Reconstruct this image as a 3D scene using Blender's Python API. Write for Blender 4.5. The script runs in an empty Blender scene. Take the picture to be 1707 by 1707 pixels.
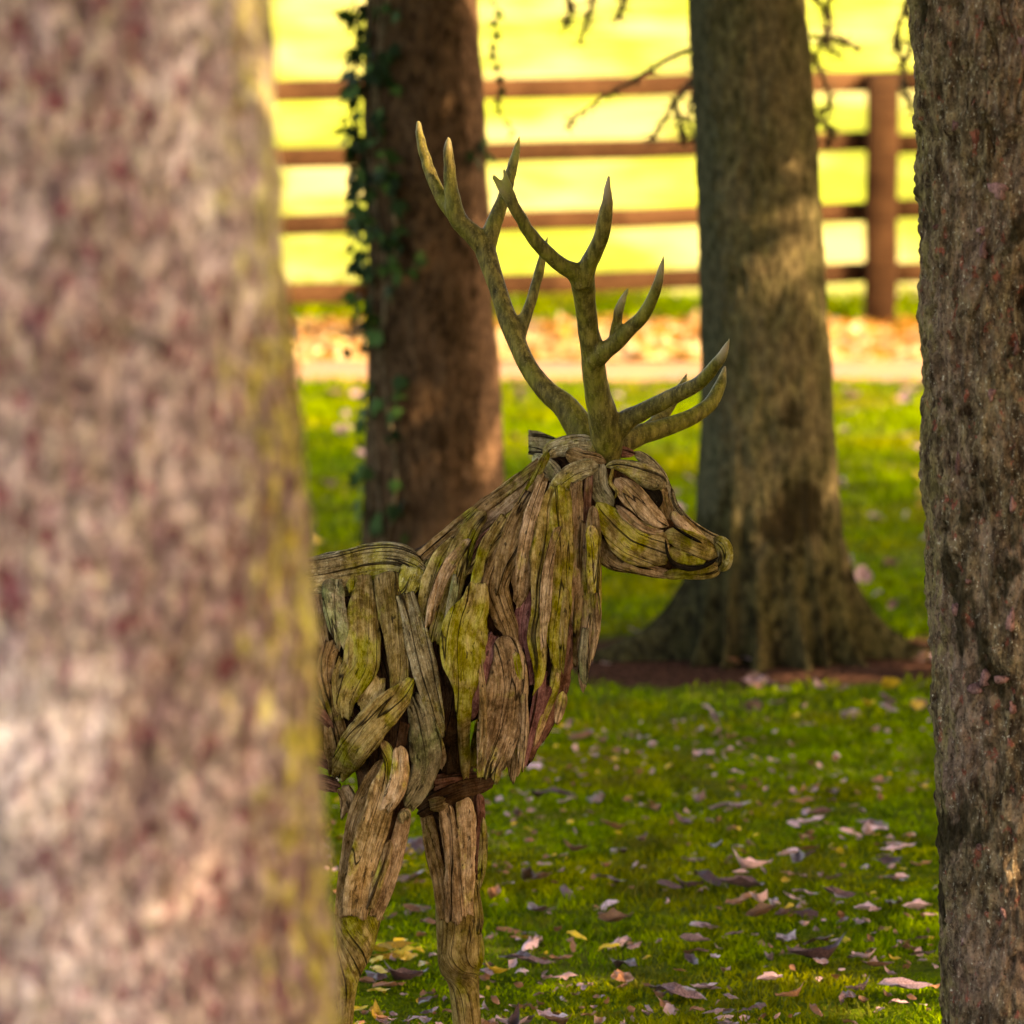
import bpy, math, random
import numpy as np
from mathutils import Vector, Matrix
from mathutils.bvhtree import BVHTree

random.seed(7)
rng = np.random.default_rng(11)
S = bpy.context.scene
COL = S.collection

# ------------------------------------------------------------------ camera
F = 8940.0            # focal length in pixels of a 1707 px frame
H = 2.83              # camera height
PITCH = math.radians(7.41)
cam = bpy.data.cameras.new('camera')
cam.sensor_width = 36.0
cam.lens = 36.0 * F / 1707.0
cam.clip_start = 0.1
cam.clip_end = 3000.0
cam.dof.use_dof = True
cam.dof.focus_distance = 12.0
cam.dof.aperture_fstop = 3.7
cam.dof.aperture_blades = 0
camo = bpy.data.objects.new('camera', cam)
COL.objects.link(camo)
camo.location = (0, 0, H)
camo.rotation_euler = (math.radians(90) - PITCH, 0, 0)
S.camera = camo

# ------------------------------------------------------------------ world, sun, exposure
SUN_DIR = Vector((0.80, -0.44, 0)).normalized()      # horizontal direction towards the sun
SUN_EL = math.radians(36)
TO_SUN = Vector((SUN_DIR.x * math.cos(SUN_EL), SUN_DIR.y * math.cos(SUN_EL), math.sin(SUN_EL)))
w = bpy.data.worlds.new('World')
S.world = w
w.use_nodes = True
wn = w.node_tree.nodes
bg = wn['Background']
sky = wn.new('ShaderNodeTexSky')
sky.sky_type = 'NISHITA'
sky.sun_disc = False
sky.sun_elevation = SUN_EL
sky.sun_rotation = math.atan2(SUN_DIR.x, SUN_DIR.y)
sky.dust_density = 3.0
sky.ozone_density = 0.6
w.node_tree.links.new(sky.outputs['Color'], bg.inputs['Color'])
bg.inputs['Strength'].default_value = 0.15
sun = bpy.data.lights.new('sun', 'SUN')
sun.energy = 2.6
sun.angle = math.radians(0.6)
sun.color = (1.0, 0.86, 0.66)
suno = bpy.data.objects.new('sun', sun)
COL.objects.link(suno)
suno.rotation_euler = TO_SUN.to_track_quat('Z', 'Y').to_euler()
S.view_settings.view_transform = 'Standard'
S.view_settings.look = 'None'
S.view_settings.exposure = 2.95
S.view_settings.gamma = 1.0
S.view_settings.use_white_balance = True      # camera set for open shade
S.view_settings.white_balance_temperature = 8800
S.view_settings.white_balance_tint = 12
S.view_settings.use_curve_mapping = False
S.cycles.use_denoising = True
S.cycles.max_bounces = 6
S.cycles.sample_clamp_indirect = 6.0

# ------------------------------------------------------------------ pixel helpers (photograph pixels, 1707 wide)
CAM = Vector((0, 0, H))
cp, sp = math.cos(PITCH), math.sin(PITCH)
def ray(px, py):
    x = (px - 853.5) / F
    y = (853.5 - py) / F
    return Vector((x, cp + y * sp, -sp + y * cp))
def P(px, py, Y):
    d = ray(px, py)
    return CAM + d * (Y / d.y)
def G(px, py, z=0.0):
    d = ray(px, py)
    return CAM + d * ((z - H) / d.z)
def mpp(Y):
    return Y / cp / F

# ------------------------------------------------------------------ noise
_perm = np.random.default_rng(3).random(65536)
def _h(ix, iy, iz):
    return _perm[((ix * 73856093) ^ (iy * 19349663) ^ (iz * 83492791)) & 65535]
def vnoise(x, y, z=0.0):
    x, y, z = np.broadcast_arrays(np.asarray(x, float), np.asarray(y, float), np.asarray(z, float))
    ix, iy, iz = np.floor(x).astype(np.int64), np.floor(y).astype(np.int64), np.floor(z).astype(np.int64)
    fx, fy, fz = x - ix, y - iy, z - iz
    fx = fx * fx * (3 - 2 * fx); fy = fy * fy * (3 - 2 * fy); fz = fz * fz * (3 - 2 * fz)
    r = 0
    for a in (0, 1):
        for b in (0, 1):
            for c in (0, 1):
                r = r + _h(ix + a, iy + b, iz + c) * (fx if a else 1 - fx) * (fy if b else 1 - fy) * (fz if c else 1 - fz)
    return r * 2 - 1
def fbm(x, y, z=0.0, o=4):
    r = 0; a = 1.0; t = 0
    for i in range(o):
        r = r + a * vnoise(x * 2 ** i + i * 17.3, y * 2 ** i + i * 5.1, np.asarray(z) * 2 ** i + i * 9.7)
        t += a; a *= 0.5
    return r / t
def ground_z(x, y):
    return 0.03 * vnoise(np.asarray(x) * 0.7, np.asarray(y) * 0.7) + 0.012 * vnoise(np.asarray(x) * 2.7, np.asarray(y) * 2.7)

# ------------------------------------------------------------------ object helpers
def tag(o, label=None, cat=None, group=None, kind=None):
    if label: o['label'] = label
    if cat: o['category'] = cat
    if group: o['group'] = group
    if kind: o['kind'] = kind
    return o
def empty(name, loc, label, cat, group=None):
    o = bpy.data.objects.new(name, None)
    o.empty_display_size = 0.1
    COL.objects.link(o)
    o.location = loc
    return tag(o, label, cat, group)
def link(name, me, parent=None, mat=None):
    o = bpy.data.objects.new(name, me)
    COL.objects.link(o)
    if mat is not None and not me.materials:
        me.materials.append(mat)
    if parent is not None:
        o.parent = parent
        o.matrix_parent_inverse = Matrix.Translation(-parent.location)
    return o
def mesh_np(name, co, faces, uv=None, smooth=True, attrs=None):
    """co (n,3); faces: list of int arrays (k,3) / (k,4)"""
    if isinstance(faces, np.ndarray): faces = [faces]
    me = bpy.data.meshes.new(name)
    co = np.asarray(co, np.float32)
    me.vertices.add(len(co))
    me.vertices.foreach_set('co', co.ravel())
    lv = np.concatenate([f.ravel() for f in faces]).astype(np.int32)
    ls = []; off = 0
    for f in faces:
        k = f.shape[1]
        ls.append(off + np.arange(len(f)) * k); off += f.size
    ls = np.concatenate(ls).astype(np.int32)
    me.loops.add(len(lv)); me.loops.foreach_set('vertex_index', lv)
    me.polygons.add(len(ls)); me.polygons.foreach_set('loop_start', ls)
    if smooth: me.polygons.foreach_set('use_smooth', np.ones(len(ls), bool))
    me.update(calc_edges=True)
    if uv is not None:
        l = me.uv_layers.new(name='UVMap')
        l.data.foreach_set('uv', np.asarray(uv, np.float32)[lv].ravel())
    for k, v in (attrs or {}).items():
        a = me.attributes.new(k, 'FLOAT', 'POINT')
        a.data.foreach_set('value', np.asarray(v, np.float32))
    me.validate()
    return me
def grid_faces(n, m, wrap=True):
    """rings n, around m"""
    i = np.arange(n - 1)[:, None]; j = np.arange(m if wrap else m - 1)[None, :]
    a = i * m + j; b = i * m + (j + 1) % m
    return np.stack([a, b, b + m, a + m], -1).reshape(-1, 4)
def catmull(pts, n):
    pts = np.asarray(pts, float)
    if len(pts) == 2: 
        t = np.linspace(0, 1, n)[:, None]
        return pts[0] * (1 - t) + pts[1] * t
    p = np.vstack([2 * pts[0] - pts[1], pts, 2 * pts[-1] - pts[-2]])
    seg = np.linalg.norm(np.diff(pts[:, :2], axis=0), axis=1) + 1e-6
    s = np.concatenate([[0], np.cumsum(seg)])
    q = np.linspace(0, s[-1], n)
    k = np.clip(np.searchsorted(s, q, side='right') - 1, 0, len(pts) - 2)
    t = ((q - s[k]) / seg[k])[:, None]
    p0, p1, p2, p3 = p[k], p[k + 1], p[k + 2], p[k + 3]
    return 0.5 * (2 * p1 + (p2 - p0) * t + (2 * p0 - 5 * p1 + 4 * p2 - p3) * t ** 2 + (-p0 + 3 * p1 - 3 * p2 + p3) * t ** 3)
def tube_arrays(path, rad, m=10, ky=1.0, cap=True):
    path = np.asarray(path, float); rad = np.asarray(rad, float)
    n = len(path)
    T = np.gradient(path, axis=0); T /= np.linalg.norm(T, axis=1)[:, None] + 1e-9
    ref = np.array([0., 1., 0.]) if abs(T[:, 1]).mean() < 0.8 else np.array([1., 0., 0.])
    A = np.cross(T, ref); A /= np.linalg.norm(A, axis=1)[:, None] + 1e-9
    B = np.cross(A, T)
    a = np.linspace(0, 2 * math.pi, m, endpoint=False)
    off = (np.cos(a)[None, :, None] * A[:, None, :] + np.sin(a)[None, :, None] * B[:, None, :] * ky) * rad[:, None, None]
    co = (path[:, None, :] + off).reshape(-1, 3)
    f = [grid_faces(n, m)]
    co = np.vstack([co, path[0], path[-1]])
    j = np.arange(m)
    f.append(np.stack([(j + 1) % m, j, np.full(m, n * m)], -1))
    f.append(np.stack([(n - 1) * m + j, (n - 1) * m + (j + 1) % m, np.full(m, n * m + 1)], -1))
    L = np.concatenate([[0], np.cumsum(np.linalg.norm(np.diff(path, axis=0), axis=1))])
    uv = np.stack(np.broadcast_arrays((a[None, :] * rad[:, None]), L[:, None]), -1).reshape(-1, 2)
    uv = np.vstack([uv, [0, 0], [0, L[-1]]])
    return co, f, uv
def join_arrays(parts):
    """parts: list of (co, [faces], uv)"""
    co = []; q = []; t = []; uv = []; off = 0
    for c, fs, u in parts:
        co.append(c); uv.append(u)
        for f in fs:
            (q if f.shape[1] == 4 else t).append(f + off)
        off += len(c)
    fs = []
    if q: fs.append(np.concatenate(q))
    if t: fs.append(np.concatenate(t))
    return np.vstack(co), fs, np.vstack(uv)
def remeshed(name, co, fs, voxel, smooth_it=3):
    me = mesh_np(name, co, fs)
    o = bpy.data.objects.new(name + '_tmp', me); COL.objects.link(o)
    m = o.modifiers.new('r', 'REMESH'); m.mode = 'VOXEL'; m.voxel_size = voxel; m.use_smooth_shade = True
    if smooth_it:
        s = o.modifiers.new('s', 'SMOOTH'); s.iterations = smooth_it; s.factor = 0.5
    dg = bpy.context.evaluated_depsgraph_get()
    out = bpy.data.meshes.new_from_object(o.evaluated_get(dg))
    out.name = name
    bpy.data.objects.remove(o); bpy.data.meshes.remove(me)
    return out

# ------------------------------------------------------------------ materials
class MB:
    def __init__(s, name, rough=0.85, spec=0.25):
        s.m = bpy.data.materials.new(name); s.m.use_nodes = True
        s.nt = s.m.node_tree; s.n = s.nt.nodes; s.b = s.n['Principled BSDF']
        s.b.inputs['Roughness'].default_value = rough
        s.b.inputs['Specular IOR Level'].default_value = spec
    def add(s, t, **k):
        nd = s.n.new(t)
        for a, v in k.items(): setattr(nd, a, v)
        return nd
    def set(s, sock, v):
        if hasattr(v, 'is_output') or isinstance(v, bpy.types.NodeSocket): s.nt.links.new(v, sock)
        elif isinstance(v, (tuple, list)) and len(v) == 3 and sock.type == 'RGBA': sock.default_value = (*v, 1)
        else: sock.default_value = v
    def coord(s, kind='Object'): return s.add('ShaderNodeTexCoord').outputs[kind]
    def uv(s): return s.add('ShaderNodeUVMap').outputs['UV']
    def rand(s): return s.add('ShaderNodeObjectInfo').outputs['Random']
    def attr(s, a): return s.add('ShaderNodeAttribute', attribute_name=a).outputs['Fac']
    def mapv(s, v, scale=(1, 1, 1), loc=None):
        nd = s.add('ShaderNodeMapping'); s.set(nd.inputs['Vector'], v); nd.inputs['Scale'].default_value = scale
        if loc is not None:
            c = s.add('ShaderNodeCombineXYZ')
            m = s.math('MULTIPLY', loc, 37.0)
            for i in range(3): s.set(c.inputs[i], m)
            s.set(nd.inputs['Location'], c.outputs[0])
        return nd.outputs[0]
    def noise(s, v, scale=5, detail=4, rough=0.55, dist=0):
        nd = s.add('ShaderNodeTexNoise'); s.set(nd.inputs['Vector'], v)
        nd.inputs['Scale'].default_value = scale; nd.inputs['Detail'].default_value = detail
        nd.inputs['Roughness'].default_value = rough; nd.inputs['Distortion'].default_value = dist
        return nd.outputs[0]
    def voro(s, v, scale=5, feature='F1', out=0):
        nd = s.add('ShaderNodeTexVoronoi', feature=feature); s.set(nd.inputs['Vector'], v)
        nd.inputs['Scale'].default_value = scale
        return nd.outputs[out]
    def ramp(s, f, a, b, lo=0.0, hi=1.0):
        nd = s.add('ShaderNodeMapRange'); nd.interpolation_type = 'SMOOTHSTEP'
        s.set(nd.inputs[0], f); nd.inputs[1].default_value = a; nd.inputs[2].default_value = b
        nd.inputs[3].default_value = lo; nd.inputs[4].default_value = hi
        return nd.outputs[0]
    def math(s, op, a, b=0.0):
        nd = s.add('ShaderNodeMath', operation=op); s.set(nd.inputs[0], a); s.set(nd.inputs[1], b)
        return nd.outputs[0]
    def mix(s, f, a, b, blend='MIX'):
        nd = s.add('ShaderNodeMix', data_type='RGBA', blend_type=blend)
        s.set(nd.inputs[0], f); s.set(nd.inputs[6], a); s.set(nd.inputs[7], b)
        return nd.outputs[2]
    def hsv(s, c, h=0.5, sat=1.0, v=1.0):
        nd = s.add('ShaderNodeHueSaturation'); s.set(nd.inputs['Color'], c)
        s.set(nd.inputs['Hue'], h); s.set(nd.inputs['Saturation'], sat); s.set(nd.inputs['Value'], v)
        return nd.outputs[0]
    def color(s, c): s.set(s.b.inputs['Base Color'], c)
    def bump(s, h, dist=0.003, strength=1.0):
        nd = s.add('ShaderNodeBump'); s.set(nd.inputs['Height'], h)
        nd.inputs['Distance'].default_value = dist; nd.inputs['Strength'].default_value = strength
        s.nt.links.new(nd.outputs[0], s.b.inputs['Normal'])

def wood_mat(name, light, dark, algae_or_shading, algae_amt, lich=0.12, warm=None):
    m = MB(name, 0.95, 0.02)
    uv = m.uv(); r = m.rand(); ob = m.coord('Object')
    g1 = m.noise(m.mapv(uv, (260, 11, 1), r), 1, 5, 0.6, 0.3)
    g2 = m.noise(m.mapv(uv, (75, 4.2, 1), r), 1, 3, 0.5, 0.6)
    ck = m.noise(m.mapv(uv, (26, 1.6, 1), r), 1, 2, 0.4, 0.7)
    crack = m.ramp(m.math('ABSOLUTE', m.math('SUBTRACT', ck, 0.5)), 0.0, 0.016)
    crack2 = m.ramp(m.math('ABSOLUTE', m.math('SUBTRACT', g2, 0.47)), 0.0, 0.02)
    big = m.noise(m.mapv(ob, (7, 7, 5), r), 1, 3, 0.6)
    mid = m.noise(m.mapv(ob, (34, 34, 20), r), 1, 4, 0.65)
    c = m.mix(m.ramp(g1, 0.3, 0.72), dark, light)
    c = m.mix(m.ramp(g2, 0.35, 0.7, 0, 0.55), c, light)
    if warm: c = m.mix(m.ramp(big, 0.52, 0.68, 0, 0.75), c, warm)
    al = m.ramp(m.math('ADD', m.math('MULTIPLY', big, 0.6), m.math('MULTIPLY', mid, 0.4)), 0.62 - algae_amt * 0.35, 0.72 - algae_amt * 0.3)
    al = m.math('MULTIPLY', al, m.ramp(g1, 0.25, 0.6, 0.45, 0.95))
    c = m.mix(al, c, algae_or_shading)
    sp_ = m.ramp(m.noise(m.mapv(ob, (120, 120, 120), r), 1, 5, 0.75), 0.66 - lich * 0.14, 0.72 - lich * 0.14)
    c = m.mix(m.math('MULTIPLY', sp_, 0.42), c, (0.30, 0.27, 0.17))
    c = m.mix(m.ramp(crack, 0, 1, 0.9, 0), c, (0.012, 0.008, 0.005))
    c = m.mix(m.ramp(crack2, 0, 1, 0.25, 0), c, (0.03, 0.02, 0.01))
    mott = m.noise(m.mapv(ob, (30, 30, 18), r), 1, 7, 0.78)
    fleck = m.noise(m.mapv(uv, (420, 90, 1), r), 1, 3, 0.7)
    val = m.math('MULTIPLY', m.ramp(mott, 0.36, 0.64, 0.48, 1.50), m.ramp(fleck, 0.32, 0.68, 0.78, 1.22))
    c = m.hsv(c, m.math('ADD', 0.478, m.math('MULTIPLY', big, 0.02)), m.ramp(mott, 0.4, 0.62, 1.25, 1.06), m.math('MULTIPLY', val, m.math('ADD', 0.92, m.math('MULTIPLY', r, 0.55))))
    pit = m.ramp(m.noise(m.mapv(uv, (130, 38, 1), r), 1, 2, 0.5), 0.29, 0.34, 0.7, 0)
    c = m.mix(pit, c, (0.015, 0.010, 0.006))
    m.color(c)
    h = m.math('ADD', m.math('MULTIPLY', g1, 0.5), m.math('MULTIPLY', g2, 0.5))
    h = m.math('ADD', h, m.math('MULTIPLY', crack, 0.9))
    h = m.math('ADD', h, m.math('MULTIPLY', crack2, 0.3))
    h = m.math('ADD', h, m.math('MULTIPLY', mid, 0.25))
    h = m.math('SUBTRACT', m.math('ADD', h, m.math('MULTIPLY', fleck, 0.3)), m.math('MULTIPLY', pit, 0.5))
    m.bump(h, 0.007, 1.0)
    return m.m

WOOD = {
    'olive': wood_mat('wood_olive', (0.20, 0.150, 0.062), (0.075, 0.050, 0.022), (0.15, 0.135, 0.028), 0.42),
    'brown': wood_mat('wood_brown', (0.22, 0.150, 0.075), (0.075, 0.046, 0.022), (0.15, 0.135, 0.030), 0.25),
    'green': wood_mat('wood_green', (0.30, 0.220, 0.095), (0.13, 0.088, 0.034), (0.205, 0.175, 0.038), 0.55, 0.2, (0.24, 0.165, 0.085)),
    'tan':   wood_mat('wood_tan', (0.31, 0.215, 0.125), (0.13, 0.080, 0.042), (0.22, 0.195, 0.045), 0.30, 0.2),
    'pink':  wood_mat('wood_pink', (0.20, 0.105, 0.085), (0.11, 0.052, 0.045), (0.17, 0.12, 0.05), 0.0, 0.1),
    'grey':  wood_mat('wood_grey', (0.20, 0.160, 0.095), (0.070, 0.056, 0.032), (0.125, 0.125, 0.055), 0.35, 0.6),
    'red':   wood_mat('wood_red', (0.145, 0.078, 0.050), (0.045, 0.021, 0.014), (0.12, 0.09, 0.03), 0.05, 0.05),
    'lichen': wood_mat('wood_lichen', (0.20, 0.155, 0.085), (0.065, 0.050, 0.026), (0.165, 0.140, 0.038), 0.42, 0.8),
    'cheek': wood_mat('wood_cheek', (0.29, 0.215, 0.100), (0.13, 0.085, 0.040), (0.215, 0.180, 0.038), 0.5, 0.1, (0.27, 0.16, 0.11)),
    'shade_black':  wood_mat('wood_shade_black', (0.010, 0.007, 0.004), (0.004, 0.003, 0.002), (0.01, 0.008, 0.003), 0.1, 0.0),  # near-black, paints deep shade into hollows and gaps of the head
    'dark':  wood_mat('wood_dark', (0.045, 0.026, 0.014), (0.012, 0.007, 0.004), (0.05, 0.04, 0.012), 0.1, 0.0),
}

def antler_mat():
    m = MB('antler', 0.5, 0.06)
    ob = m.coord('Object'); uvv = m.mapv(ob, (1, 1, 1))
    n1 = m.noise(m.mapv(ob, (95, 95, 22)), 1, 5, 0.65)
    n2 = m.noise(ob, 9, 4, 0.6)
    n3 = m.noise(ob, 260, 3, 0.6)
    c = m.mix(m.ramp(n1, 0.32, 0.68), (0.032, 0.023, 0.005), (0.125, 0.092, 0.022))
    c = m.mix(m.ramp(n2, 0.42, 0.62, 0, 0.55), c, (0.092, 0.084, 0.007))
    c = m.hsv(c, 0.5, 1.0, m.ramp(m.noise(m.mapv(ob, (60, 60, 24)), 1, 5, 0.7), 0.35, 0.65, 0.6, 1.35))
    c = m.mix(m.ramp(n3, 0.58, 0.7, 0, 0.4), c, (0.22, 0.17, 0.08))
    c = m.mix(m.ramp(m.attr('tip'), 0.5, 0.85, 0, 0.85), c, m.mix(m.ramp(n2, 0.4, 0.6), (0.28, 0.20, 0.13), (0.20, 0.18, 0.05)))
    m.color(c)
    m.bump(m.math('ADD', n1, m.math('MULTIPLY', n3, 0.3)), 0.002, 0.7)
    return m.m
ANTLER = antler_mat()

def bark_mat(name, a, b, c3, algae_or_shading, algae_or_shading_amt, spots, red=(0.12, 0.04, 0.025), lichen=(0.30, 0.30, 0.22), stain=0.0, vscale=1.0, red_amt=0.0, rough_amt=1.0, lich_amt=0.5, foot=False, zones=False):
    m = MB(name, 0.95, 0.0)
    ob = m.coord('Object'); 
    v = lambda x, z: m.mapv(ob, (x * vscale, x * vscale, z * vscale))
    n_big = m.noise(v(7, 4), 1, 4, 0.6)
    n_fib = m.noise(v(70, 12), 1, 5, 0.65, 0.5)
    n_mid = m.noise(v(28, 16), 1, 5, 0.65, 0.4)
    n_fine = m.noise(v(170, 110), 1, 4, 0.65)
    col = m.mix(m.ramp(n_mid, 0.34, 0.64), a, b)
    col = m.mix(m.ramp(n_fib, 0.45, 0.68, 0, 0.75), col, c3)
    col = m.mix(m.ramp(n_big, 0.42, 0.62, 0, 0.6), col, spots)
    col = m.mix(m.ramp(m.noise(v(38, 26), 1, 3, 0.6), 0.66 - red_amt, 0.72 - red_amt, 0, 0.8), col, red)
    col = m.mix(m.ramp(n_fine, 0.60, 0.70, 0, lich_amt), col, lichen)
    al = m.ramp(m.math('ADD', m.attr('side'), m.math('MULTIPLY', m.math('SUBTRACT', n_mid, 0.5), 1.2)), 1.0 - algae_or_shading_amt, 1.25 - algae_or_shading_amt)  # side tint: greenish growth on the scaly trunk, painted light and shade on others
    col = m.mix(m.math('MULTIPLY', al, 0.8), col, algae_or_shading)
    if stain:
        st = m.ramp(m.noise(v(5, 3.2), 1, 4, 0.6), 0.60 - stain * 0.2, 0.66 - stain * 0.2)
        col = m.mix(m.math('MULTIPLY', st, 0.88), col, (0.016, 0.012, 0.006))
    if foot:
        for (kx, ky, kr) in ((1330, 690, 30), (1345, 850, 52), (1300, 880, 34)):
            kp = P(kx, ky, SHADE_TREE.y)
            vd = m.add('ShaderNodeVectorMath', operation='DISTANCE'); m.set(vd.inputs[0], ob); vd.inputs[1].default_value = kp
            kd = m.math('ADD', vd.outputs['Value'], m.math('MULTIPLY', m.math('SUBTRACT', n_mid, 0.5), 0.10))
            rr0 = kr * mpp(SHADE_TREE.y)
            col = m.mix(m.ramp(kd, rr0 * 0.8, rr0 * 1.25, 0.85, 0), col, (0.012, 0.008, 0.004))
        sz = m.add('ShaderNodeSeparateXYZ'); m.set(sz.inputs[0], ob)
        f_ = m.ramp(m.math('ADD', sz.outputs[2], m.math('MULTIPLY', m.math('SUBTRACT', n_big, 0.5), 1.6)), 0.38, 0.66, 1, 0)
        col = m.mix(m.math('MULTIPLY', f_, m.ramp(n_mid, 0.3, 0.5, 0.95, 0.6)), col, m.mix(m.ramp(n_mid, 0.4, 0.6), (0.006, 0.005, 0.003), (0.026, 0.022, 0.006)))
    fine_d = m.ramp(n_fine, 0.32, 0.46, 0.8, 0)
    mo = m.noise(v(45, 22), 1, 6, 0.8)
    col = m.hsv(col, 0.5, 1.0, m.ramp(mo, 0.36, 0.64, 0.45, 1.5))
    if zones:
        zn = m.noise(v(2.6, 1.6), 1, 3, 0.5); md = m.noise(v(52, 36), 1, 3, 0.6)
        col = m.hsv(col, 0.5, m.ramp(zn, 0.4, 0.6, 1.2, 0.95), m.math('MULTIPLY', m.ramp(zn, 0.38, 0.62, 0.62, 1.18), m.ramp(md, 0.38, 0.62, 0.58, 1.25)))
    col = m.mix(fine_d, col, (0.012, 0.009, 0.006))
    m.color(col)
    h = m.math('ADD', m.math('MULTIPLY', n_mid, 0.5), m.math('MULTIPLY', n_fib, 0.5))
    h = m.math('ADD', h, m.math('MULTIPLY', n_fine, 0.35))
    m.bump(h, 0.012 * rough_amt, 0.9)
    return m.m

# ------------------------------------------------------------------ ground
SHADE_TREE = G(1270, 1112)          # foot of the buttressed tree
IVY_TREE = P(722, 960, 19.5)
def lawn_mat():
    m = MB('lawn', 0.95, 0.0)
    ob = m.coord('Object')
    n1 = m.noise(ob, 1.3, 5, 0.6); n2 = m.noise(ob, 14, 5, 0.7); n3 = m.noise(ob, 60, 3, 0.6)
    c = m.mix(m.ramp(n2, 0.35, 0.65), (0.026, 0.042, 0.004), (0.085, 0.110, 0.006))
    c = m.mix(m.ramp(n1, 0.45, 0.65, 0, 0.5), c, (0.085, 0.070, 0.018))
    c = m.mix(m.ramp(n3, 0.55, 0.7, 0, 0.5), c, (0.04, 0.026, 0.012))
    # bare needle litter and soil round the foot of the buttressed tree
    sep = m.add('ShaderNodeSeparateXYZ'); m.set(sep.inputs[0], ob)
    dx = m.math('DIVIDE', m.math('SUBTRACT', sep.outputs[0], SHADE_TREE.x + 0.02), 0.85)
    dy = m.math('DIVIDE', m.math('SUBTRACT', sep.outputs[1], SHADE_TREE.y + 0.15), 0.62)
    d = m.math('SQRT', m.math('ADD', m.math('MULTIPLY', dx, dx), m.math('MULTIPLY', dy, dy)))
    d = m.math('ADD', d, m.math('MULTIPLY', m.math('SUBTRACT', n2, 0.5), 0.6))
    soil = m.mix(m.ramp(n3, 0.4, 0.65), (0.016, 0.008, 0.005), (0.075, 0.034, 0.022))
    c = m.mix(m.ramp(d, 0.85, 1.1, 1, 0), c, soil)
    m.color(c); m.bump(m.math('ADD', n2, m.math('MULTIPLY', n3, 0.5)), 0.03, 0.8)
    return m.m
def field_mat():
    m = MB('field', 0.95, 0.0)
    ob = m.coord('Object')
    n1 = m.noise(m.mapv(ob, (0.5, 0.16, 1)), 1, 4, 0.6); n2 = m.noise(ob, 4, 5, 0.7); n3 = m.noise(m.mapv(ob, (0.22, 0.07, 1)), 1, 2, 0.5)
    c = m.mix(m.ramp(n2, 0.35, 0.65), (0.105, 0.140, 0.014), (0.190, 0.190, 0.030))
    c = m.mix(m.ramp(n1, 0.43, 0.62, 0, 0.7), c, (0.36, 0.29, 0.13))
    c = m.mix(m.ramp(n3, 0.45, 0.6, 0, 0.5), c, (0.30, 0.33, 0.03))
    m.color(c); m.bump(n2, 0.03, 0.7)
    return m.m
def litter_mat():
    m = MB('leaf_litter', 0.95, 0.1)
    ob = m.coord('Object')
    c = m.mix(m.ramp(m.noise(ob, 14, 4, 0.7), 0.4, 0.6), (0.42, 0.20, 0.05), (0.60, 0.40, 0.16))
    m.color(c); m.bump(m.noise(ob, 30, 4, 0.7), 0.02, 0.8)
    return m.m
def path_mat():
    m = MB('path', 0.95, 0.0)
    ob = m.coord('Object')
    n1 = m.noise(ob, 2.5, 4, 0.6); n2 = m.noise(ob, 50, 4, 0.7); v = m.voro(ob, 70)
    c = m.mix(m.ramp(n2, 0.3, 0.7), (0.15, 0.085, 0.052), (0.25, 0.155, 0.105))
    c = m.mix(m.ramp(n1, 0.42, 0.6, 0, 0.7), c, (0.30, 0.15, 0.06))
    m.color(c); m.bump(v, 0.006, 0.7)
    return m.m
PATH_Y0 = G(853, 640).y
PATH_Y1 = G(853, 604).y
def sheet(name, x0, x1, y0, y1, nx, ny, zf, mat):
    X, Y = np.meshgrid(np.linspace(x0, x1, nx), np.linspace(y0, y1, ny))
    Z = zf(X, Y)
    co = np.stack([X, Y, Z], -1).reshape(-1, 3)
    f = grid_faces(ny, nx, wrap=False)
    o = link(name, mesh_np(name, co, f), None, mat)
    tag(o, kind='structure')
    return o
# big base sheet of pasture to the horizon, lawn and path above it
def base_z(X, Y): return np.full(X.shape, -0.12)
base = sheet('field', -1500, 1500, -1400, 1600, 2, 2, base_z, field_mat())
far_field = sheet('pasture', -60, 60, PATH_Y1 + 0.1, 260, 60, 130,
                  lambda X, Y: 0.06 * vnoise(X * 0.3, Y * 0.3) * np.clip((Y - PATH_Y1) / 4, 0, 1) - 0.004 + 0 * X, bpy.data.materials['field'])
lawn = sheet('lawn', -30, 30, -20, PATH_Y0, 240, 200, ground_z, lawn_mat())
path = sheet('path', -30, 30, PATH_Y0 - 0.03, PATH_Y1 + 0.25, 200, 20, lambda X, Y: 0.006 + 0.008 * vnoise(X, Y) , path_mat())

verge = sheet('verge', -30, 30, PATH_Y1 - 0.02, G(853, 540).y, 120, 8, lambda X, Y: 0.016 + 0.008 * vnoise(X * 2, Y * 2), litter_mat())
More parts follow.
